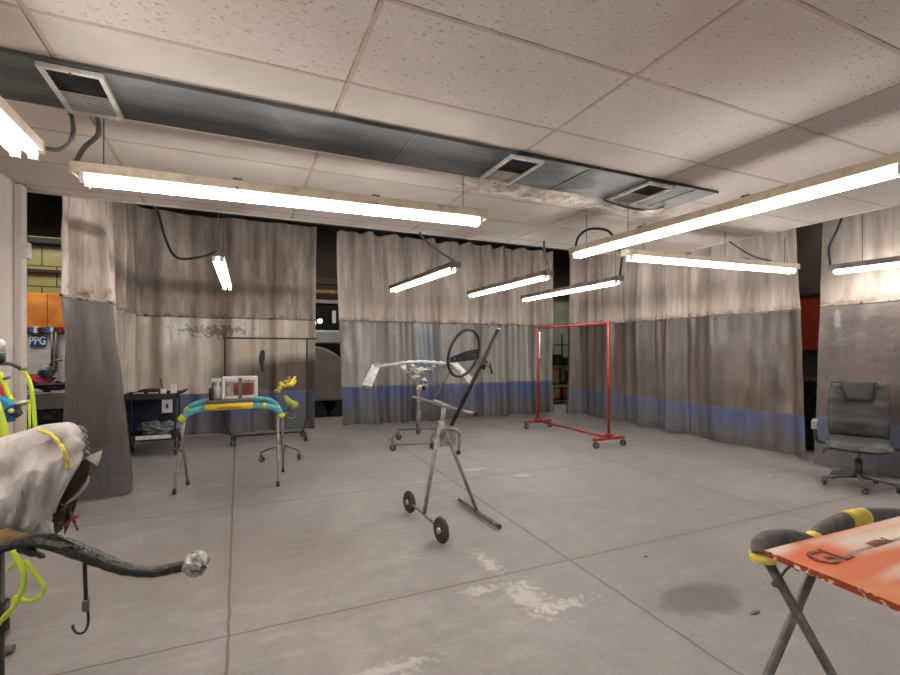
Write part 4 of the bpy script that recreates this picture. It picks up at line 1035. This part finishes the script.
# ---------------------------------------------------------------- hoses and guns hanging beside the white wall
th_ = 2.15
pp = PT(-14,400,th_)
hg = thing('hose_stand', 'steel pole with side pegs holding the spray hoses', 'stand', (pp.x,pp.y,0))
MB().tube([(pp.x,pp.y,0),(pp.x,pp.y,1.55)], .016, 10).build('pole', 'dull_steel', hg)
MB().tube([(pp.x-.2,pp.y,.02),(pp.x+.1,pp.y,.02)], .02, 8).build('foot_bar', 'dull_steel', hg); MB().tube([(pp.x,pp.y-.2,.02),(pp.x,pp.y+.2,.02)], .02, 8).build('foot_bar', 'dull_steel', hg)
MB().tube([PT(-14,364,th_), PT(2,364,th_)], .010, 8).build('peg', 'steel', hg)
MB().tube([PT(-14,405,th_), PT(14,405,th_)], .010, 8).build('peg', 'steel', hg)
rg = thing('air_regulator', 'pale air regulator with a black knob fixed above the hoses', 'regulator', PT(0,352,th_))
MB().tube([PT(-1,352,th_), PT(-1,342,th_), PT(-1,339,th_)], [.022,.022,.012], 14).build('bowl', 'white_plastic', rg)
MB().tube([PT(-1,364,th_), PT(-1,353,th_)], .024, 12).build('knob', 'black', rg)
h1_ = thing('air_hose', 'lime air hose arching over beside the white wall', 'hose', PT(28,390,th_))
MB().tube(bez([PT(4,363.5,th_), PT(10,364,th_), PT(18,367,th_), PT(22,370,th_)],5), .0085, 10).build('black_sleeve', 'rubber', h1_)
MB().tube(bez([PT(22,370,th_), PT(27,376,th_), PT(31,387,th_), PT(33,402,th_), PT(34.5,420,th_), PT(36,445,th_), PT(36,480,th_)],6), .0085, 10).build('hose', 'hose', h1_)
MB().tube([PT(22,369,th_-.02), PT(26,369,th_-.02)], .008, 8).build('collar', 'dull_steel', h1_)
h2_ = thing('air_hose', 'thin lime hose hanging straight below the metal spray gun', 'hose', PT(28,420,th_))
MB().tube([PT(29,402,th_), PT(29.5,425,th_), PT(30,470,th_)], .0055, 8).build('hose', 'hose', h2_)
h3_ = thing('air_hose', 'thick lime hose hanging closest to the blue spray gun', 'hose', PT(2,420,th_-.1))
MB().tube(bez([PT(-6,400,th_-.1), PT(-2,412,th_-.1), PT(2,428,th_-.1), PT(3,450,th_-.1), PT(3,480,th_-.1)],6), .019, 10).build('hose', 'hose', h3_)
h4_ = thing('air_hose', 'short olive-lime hose curving down to the metal spray gun', 'hose', PT(4,380,th_))
MB().tube(bez([PT(0,372,th_), PT(3,380,th_), PT(6,388,th_), PT(10,397,th_), PT(13,402,th_)],6), .009, 10).build('hose', 'hose', h4_)
tag(MB().tube(bez([PT(-6,376,th_+.03), PT(0,386,th_+.03), PT(5,395,th_+.03), PT(9,403,th_+.03)],6), .013, 10).build('red_air_hose','red_hose'), 'red hose running down behind the blue spray gun', 'hose')
sg = thing('spray_gun', 'blue spray gun with a dark nozzle hanging among the hoses', 'spray gun', PT(5,410,th_-.04))
tg = th_-.04
slab('cup', [PT(-3,396,tg),PT(11,405,tg),PT(6,423,tg),PT(-6,424,tg)], .05, 'blue_plastic', sg)
MB().tube([PT(8,410,tg), PT(17,414,tg), PT(20,412,tg)], [.016,.02,.014], 10).build('nozzle', 'black', sg)
MB().ball(PT(11,411,tg-.03), .012).build('chrome_knob', 'steel', sg)
mg = thing('spray_gun', 'steel spray gun hanging sideways beside the blue one', 'spray gun', PT(20,404,th_))
MB().tube([PT(10,401,th_), PT(18,404,th_), PT(28,402,th_)], [.014,.018,.010], 10).build('body', 'steel', mg)
MB().tube([PT(16,404,th_), PT(19,412,th_)], .012, 8).build('grip', 'dull_steel', mg)
MB().tube([PT(26,402,th_), PT(31,401,th_)], .008, 8).build('brass_fitting', 'mask_yellow', mg)
MB().tube([PT(4,379,th_), PT(10,377,th_)], .008, 8).build('valve_handle', 'dull_steel', h4_)
# switch on the wall end
s_ = thing('wall_switch', 'small white switch box on the end trim of the white wall', 'switch', PX(26,250,-1.505))
p = Vector((-1.495,4.70,1.4+100/474*3.66)); MB().box(p,(.035,.07,.12)).build('cover', 'white_plastic', s_); MB().box(p+Vector((.019,0,0)),(.006,.012,.025)).build('toggle', 'trim', s_)

# ---------------------------------------------------------------- seen through the gaps in the curtains
struct(MB().box((-3.1,10.6,1.7),(2.6,.1,3.4)).build('wall_block', 'block'))
struct(MB().box((-3.1,10.45,3.3),(2.6,.15,.10)).build('beam_1', 'roof'))
struct(MB().box((-3.1,10.5,2.78),(2.6,.08,.06)).build('beam_2', 'roof'))
Yb = 10.2
pw = thing('plywood_cabinet', 'orange plywood cabinet above the white sign board', 'cabinet', PY(46,330,Yb))
x0, x1 = PY(14,320,Yb).x, PY(75,320,Yb).x; zz0, zz1 = PY(45,331,Yb).z, PY(45,293,Yb).z
MB().box(((x0+x1)/2,Yb+.12,(zz0+zz1)/2),(x1-x0,.25,zz1-zz0)).build('carcass', 'wood', pw)
xm = PY(48,320,Yb).x
for a, c in ((x0+.01,xm-.006),(xm+.006,x1-.01)):
    MB().box(((a+c)/2,Yb-.015,(zz0+zz1)/2),(c-a,.02,zz1-zz0-.02)).build('door', 'wood', pw)
sb = thing('sign_board', 'white refrigerator-like panel with a blue paint-company sign', 'sign', PY(46,390,Yb))
zs0, zs1 = PY(45,400,Yb).z, PY(45,333,Yb).z
MB().box(((x0+x1)/2,Yb+.05,(zs0+zs1)/2),(x1-x0,.12,zs1-zs0-.04)).build('board', worn('pale_board', lin(206,200,196), lin(190,184,182), .5), sb)
c = PY(37.2,341,Yb-.05); wS = PY(45,341,Yb-.05).x-PY(27.5,341,Yb-.05).x; hS = PY(36,335,Yb-.05).z-PY(36,347,Yb-.05).z
m = MB(); rr = hS*.25; pts = []
for (sx, sz, a0_) in ((1,1,0),(-1,1,90),(-1,-1,180),(1,-1,270)):
    for k in range(6):
        a = math.radians(a0_+k*18); pts.append(Vector((c.x+sx*(wS/2-rr)+rr*math.cos(a), Yb-.03, c.z+sz*(hS/2-rr)+rr*math.sin(a))))
m.add(pts+[p+Vector((0,.02,0)) for p in pts], [tuple(range(24))[::-1]]+[(i,(i+1)%24,(i+1)%24+24,i+24) for i in range(24)]); m.build('blue_plate', 'blue_sign', sb)
text('lettering', 'PPG', 'letter_white', hS*.95, (c.x,Yb-.036,c.z), Matrix.Rotation(math.radians(90),3,'X'), sb, .003, .68)
for px in (52,56): MB().tube([PY(px,332,Yb-.08), PY(px,372,Yb-.08)], .018, 8).build('conduit', 'dull_steel', sb)
t = MB(); 
for i in range(9):
    p = PY(28+i*4,331,Yb-.06); o = MB().box(p+Vector((0,0,.02)),(.07,.05,.07+.02*(i%3))).build('paint_tin', ('red','blue_plastic','white_plastic','black')[i%4]); tag(o, 'small tin in the jumbled row above the blue sign', 'tin', 'small tins above the blue sign')
wb_ = thing('workbench', 'cluttered grey workbench below the blue sign', 'workbench', PY(46,440,8.7))
bx_0, bx_1 = PY(10,400,8.6).x, PY(78,400,8.6).x; bz = PY(45,394,8.6).z
MB().box(((bx_0+bx_1)/2,8.9,bz-.03),(bx_1-bx_0,.6,.06)).build('worktop', 'grey_primer', wb_)
MB().box(((bx_0+bx_1)/2,8.605,bz-.13),(bx_1-bx_0,.02,.17)).build('apron', 'grey_primer', wb_)
for x in (bx_0+.05,bx_1-.05):
    for y in (8.65,9.15): MB().box((x,y,bz/2),(.06,.06,bz-.06)).build('leg', 'dull_steel', wb_)
MB().box(((bx_0+bx_1)/2,8.9,.28),(bx_1-bx_0,.55,.03)).build('shelf', 'olive', wb_)
tag(MB().ball(PY(36,384,9.0)+Vector((0,0,.03)), .14, 14, .5, (1.5,.8,.75)).build('pink_rag','pink'), 'crumpled pink rag on the workbench under the blue sign', 'rag')
tag(MB().ball(PY(52,388,8.62)+Vector((0,0,.03)), .11, 14, .7, (1.8,.8,.5)).build('tool_bag','dark_cloth'), 'black bag slumped beside the pink rag', 'bag')
t = thing('bench_grinder', 'blue-grey machine with a tube on the workbench', 'machine', PY(48,375,9.0))
MB().ball(PY(47,371,9.0), .09, 12, .4, (1.2,1,1)).build('body', worn('blue_grey', lin(120,134,150), lin(50,56,64), .4), t)
MB().tube(bez([PY(30,375,9.0),PY(40,374,9.0),PY(47,372,9.0),PY(52,362,9.0),PY(62,360,9.0)],4), .015, 8).build('arm', 'dull_steel', t)
MB().tube([PY(47,378,9.0), PY(47,394,9.0)], .05, 8).build('foot', 'dull_steel', t)
tag(MB().ball(PY(48,415,8.75)+Vector((0,.05,0)), .14, 12, .6, (1.4,1,.6)).build('rag_bundle', worn('greybrown', lin(90,80,76), lin(40,34,30), .8)), 'grey rag bundle stowed under the workbench', 'rag')
tag(MB().box((PY(45,434,8.6).x,8.9,.46),(.9,.4,.28)).build('storage_crate', 'dark_cloth'), 'dark crate standing on the shelf below the workbench', 'crate')

# truck through the narrow gap
tk = thing('parked_truck', 'primer-grey truck front glimpsed through the gap behind the curtains', 'truck', PY(327,420,9.8))
Yt = 10.0
X0, X1 = PY(305,380,Yt).x, PY(350,380,Yt).x
zz = lambda y: PY(327,y,Yt).z
m = MB(); prof = []
# fender silhouette in X-Z, dome-shaped, extruded in Y
for k in range(15):
    a = math.pi*k/14*.5; prof.append((X0+.1+(X1-X0-.15)*math.sin(a), zz(346)-(zz(346)-zz(375))*(1-math.cos(a))))
prof = [(X0-.3, .35),(X0-.3, zz(348))]+prof+[(X1, .35)]
k = len(prof); m.add([(x,Yt,z) for x,z in prof]+[(x,Yt+1.4,z) for x,z in prof], [tuple(range(k))[::-1]]+[(i,(i+1)%k,(i+1)%k+k,i+k) for i in range(k)]); m.build('fender', 'grey_primer', tk, bevel=.04)
MB().box(((X0+X1)/2,Yt+.9,(zz(330)+zz(343))/2),(X1-X0+1.2,1.4,zz(330)-zz(343))).build('hood', 'car_white', tk, bevel=.04)
MB().box(((X0+X1)/2,Yt+1.1,(zz(343)+zz(352))/2),(X1-X0+1.0,1.2,zz(343)-zz(352))).build('grille', 'black', tk)
MB().box(((X0+X1)/2,Yt+1.3,(zz(300)+zz(329))/2),(X1-X0+.8,.8,zz(300)-zz(329))).build('windshield', 'glass_dark', tk)
MB().box(((X0+X1)/2,Yt+1.35,zz(299)+.04),(X1-X0+.85,.85,.08)).build('cab_roof', 'grey_primer', tk)
MB().box(PY(334,317,Yt+.7),(.08,.05,.28)).build('side_mirror', 'car_white', tk)
tag(MB().ball(PY(320,321,Yt+.5), .045, 12).build('shop_lamp','bulb'), 'small bright bulb glowing by the truck windshield', 'lamp')
MB().tube([(X0+.3,Yt+.1,.34),(X0+.3,Yt+.35,.34)], .34, 24).build('tyre', 'rubber', tk); MB().tube([(X1-.2,Yt+.1,.34),(X1-.2,Yt+.35,.34)], .34, 24).build('tyre', 'rubber', tk)
MB().box(((X0+X1)/2,Yt+.2,.33),(X1-X0,.1,.12)).build('bumper', 'dull_steel', tk)
struct(MB().box((1.9,11.3,3.0),(3.0,.12,.14)).build('beam_3','dark_wall')); struct(MB().box((1.9,11.2,2.75),(3.0,.08,.08)).build('beam_4','tan'))

# shelf beyond the back corner gap
struct(MB().box((8.2,11.4,1.5),(2.6,.1,3.0)).build('wall_green', 'green_wall'))
struct(MB().box((8.2,11.2,3.03),(2.6,.2,.08)).build('beam_5','dark_wall'))
rs = thing('storage_shelf', 'black wire shelf rack seen through the corner gap', 'shelf', PY(562,410,10.0))
Y5 = 10.0; xa5, xb5 = PY(552,380,Y5).x, PY(577,380,Y5).x; zf = lambda y: PY(562,y,Y5).z
for x in (xa5,xb5-.1):
    for y in (Y5,Y5+.5): MB().box((x,y,zf(334)/2),(.03,.03,zf(334))).build('post', 'black_metal', rs)
for zy in (345,367,385,400):
    MB().box(((xa5+xb5)/2,Y5+.25,zf(zy)),(xb5-xa5,.5,.025)).build('shelf', 'olive' if zy in (367,385) else 'black_metal', rs)
xm5 = PY(558,375,Y5).x
for i, (px, y0, y1, mt, lab) in enumerate(((556,368,384,'tan','tan box on the yellowish shelf in the corner gap'),(564,367,382,'olive','olive cloth draped over the corner-gap shelf'),(567,370,385,'dark_cloth','dark bag hanging below the corner-gap shelf'),(560,354,366,'black','black case on top of the corner-gap shelf'),(568,357,366,'black','small black case beside the larger case in the corner gap'),(557,388,399,'tan','brown carton on the low shelf in the corner gap'),(566,387,399,'red','dark red carton on the low shelf in the corner gap'))):
    a = PY(px,y0,Y5+.1); b_ = PY(px,y1,Y5+.1)
    tag(MB().box((a.x,Y5+.2,(a.z+b_.z)/2),(.17,.25,a.z-b_.z-.02)).build(('cardboard_box','draped_cloth','hanging_bag','tool_case','tool_case','cardboard_box','cardboard_box')[i], mt), lab, ('box','cloth','bag','case','case','box','box')[i])
# red panel beyond the last gap
p0, p1 = PX(796,296,8.6), PX(818,350,8.6)
rp = thing('red_wall_board', 'dull red board on the wall behind the last curtain gap', 'board', PX(806,350,8.6))
MB().box((8.6,(p0.y+p1.y)/2-.1,(p0.z+p1.z)/2),(.05,1.0,p0.z-p1.z)).build('board', 'red_panel', rp)
MB().box((8.56,(p0.y+p1.y)/2-.1,p0.z),(.04,1.04,.05)).build('edge_batten', 'black', rp)
struct(MB().box((8.75,(p0.y+p1.y)/2,2.3),(.1,3.6,4.5)).build('wall_partition','dark_wall'))
dc = thing('gap_shade_box', 'dark box added as shade inside the last curtain gap', 'cabinet', (7.5,4.15,0))  # black box added so the foot of the gap reads dark
MB().box((7.5,4.15,.52),(.5,1.1,.96)).build('carcass', 'black', dc)
for y in (3.88,4.42): MB().box((7.24,y,.54),(.02,.5,.86)).build('door', 'black_metal', dc)
# little yellow fleck on the floor near the chair
fl = PZ(769,476,0.004); tag(MB().box(fl,(.03,.02,.006), rz=.4).build('tape_scrap','mask_yellow'), 'tiny scrap of yellow tape on the concrete before the long curtain', 'scrap')
for i,(px,py,lab) in enumerate(((585,-1,''),)): pass
fl = PZ(755,613,.003); tag(MB().ball(fl+Vector((0,0,.004)), .02, 8, .5, (1.8,.5,.25)).build('debris_flake','dull_steel'), 'dark flake on the concrete beside the orange panel sawhorse', 'debris')
fl = PZ(544,454-0,.003)
fl = PZ(646,557,.003); tag(MB().ball(fl+Vector((0,0,.004)), .012, 8, .5, (1.6,.6,.3)).build('debris_flake','black'), 'small black crumb on the concrete where two joints cross', 'debris')

# ---------------------------------------------------------------- unseen fill lights added beyond the curtains
def area(name, loc, size, power, color=(1,.9,.8)):
    l = bpy.data.lights.new(name, 'AREA'); l.energy = power; l.size = size; l.color = color
    o = bpy.data.objects.new(name, l); C.objects.link(o); o.location = loc; return o
area('gap_fill_light', (-3.2, 9.0, 3.9), 1.2, 70)
area('gap_fill_light', (7.8, 9.9, 3.9), 1.0, 40)
area('gap_fill_light', (2.0, 9.5, 4.2), 1.2, 40)
area('gap_fill_light', (7.7, 4.0, 3.9), .8, 16)

# ---------------------------------------------------------------- world, camera, colour
w = bpy.data.worlds.new('world'); bpy.context.scene.world = w; w.use_nodes = True
bg = w.node_tree.nodes['Background']; bg.inputs[0].default_value = (1, .98, .96, 1); bg.inputs[1].default_value = .75
cam = bpy.data.cameras.new('camera'); co_ = bpy.data.objects.new('camera', cam); C.objects.link(co_)
co_.location = (0,0,CAMZ); co_.rotation_euler = (math.radians(90), 0, math.radians(-24.1))
cam.sensor_width = 36; cam.lens = F/900*36; cam.shift_y = 12.5/900; cam.clip_start = .02
bpy.context.scene.camera = co_
sc = bpy.context.scene
sc.view_settings.view_transform = 'Standard'; sc.view_settings.look = 'None'; sc.view_settings.exposure = 0.22
sc.cycles.use_denoising = True
sc.cycles.max_bounces = 6; sc.cycles.diffuse_bounces = 5
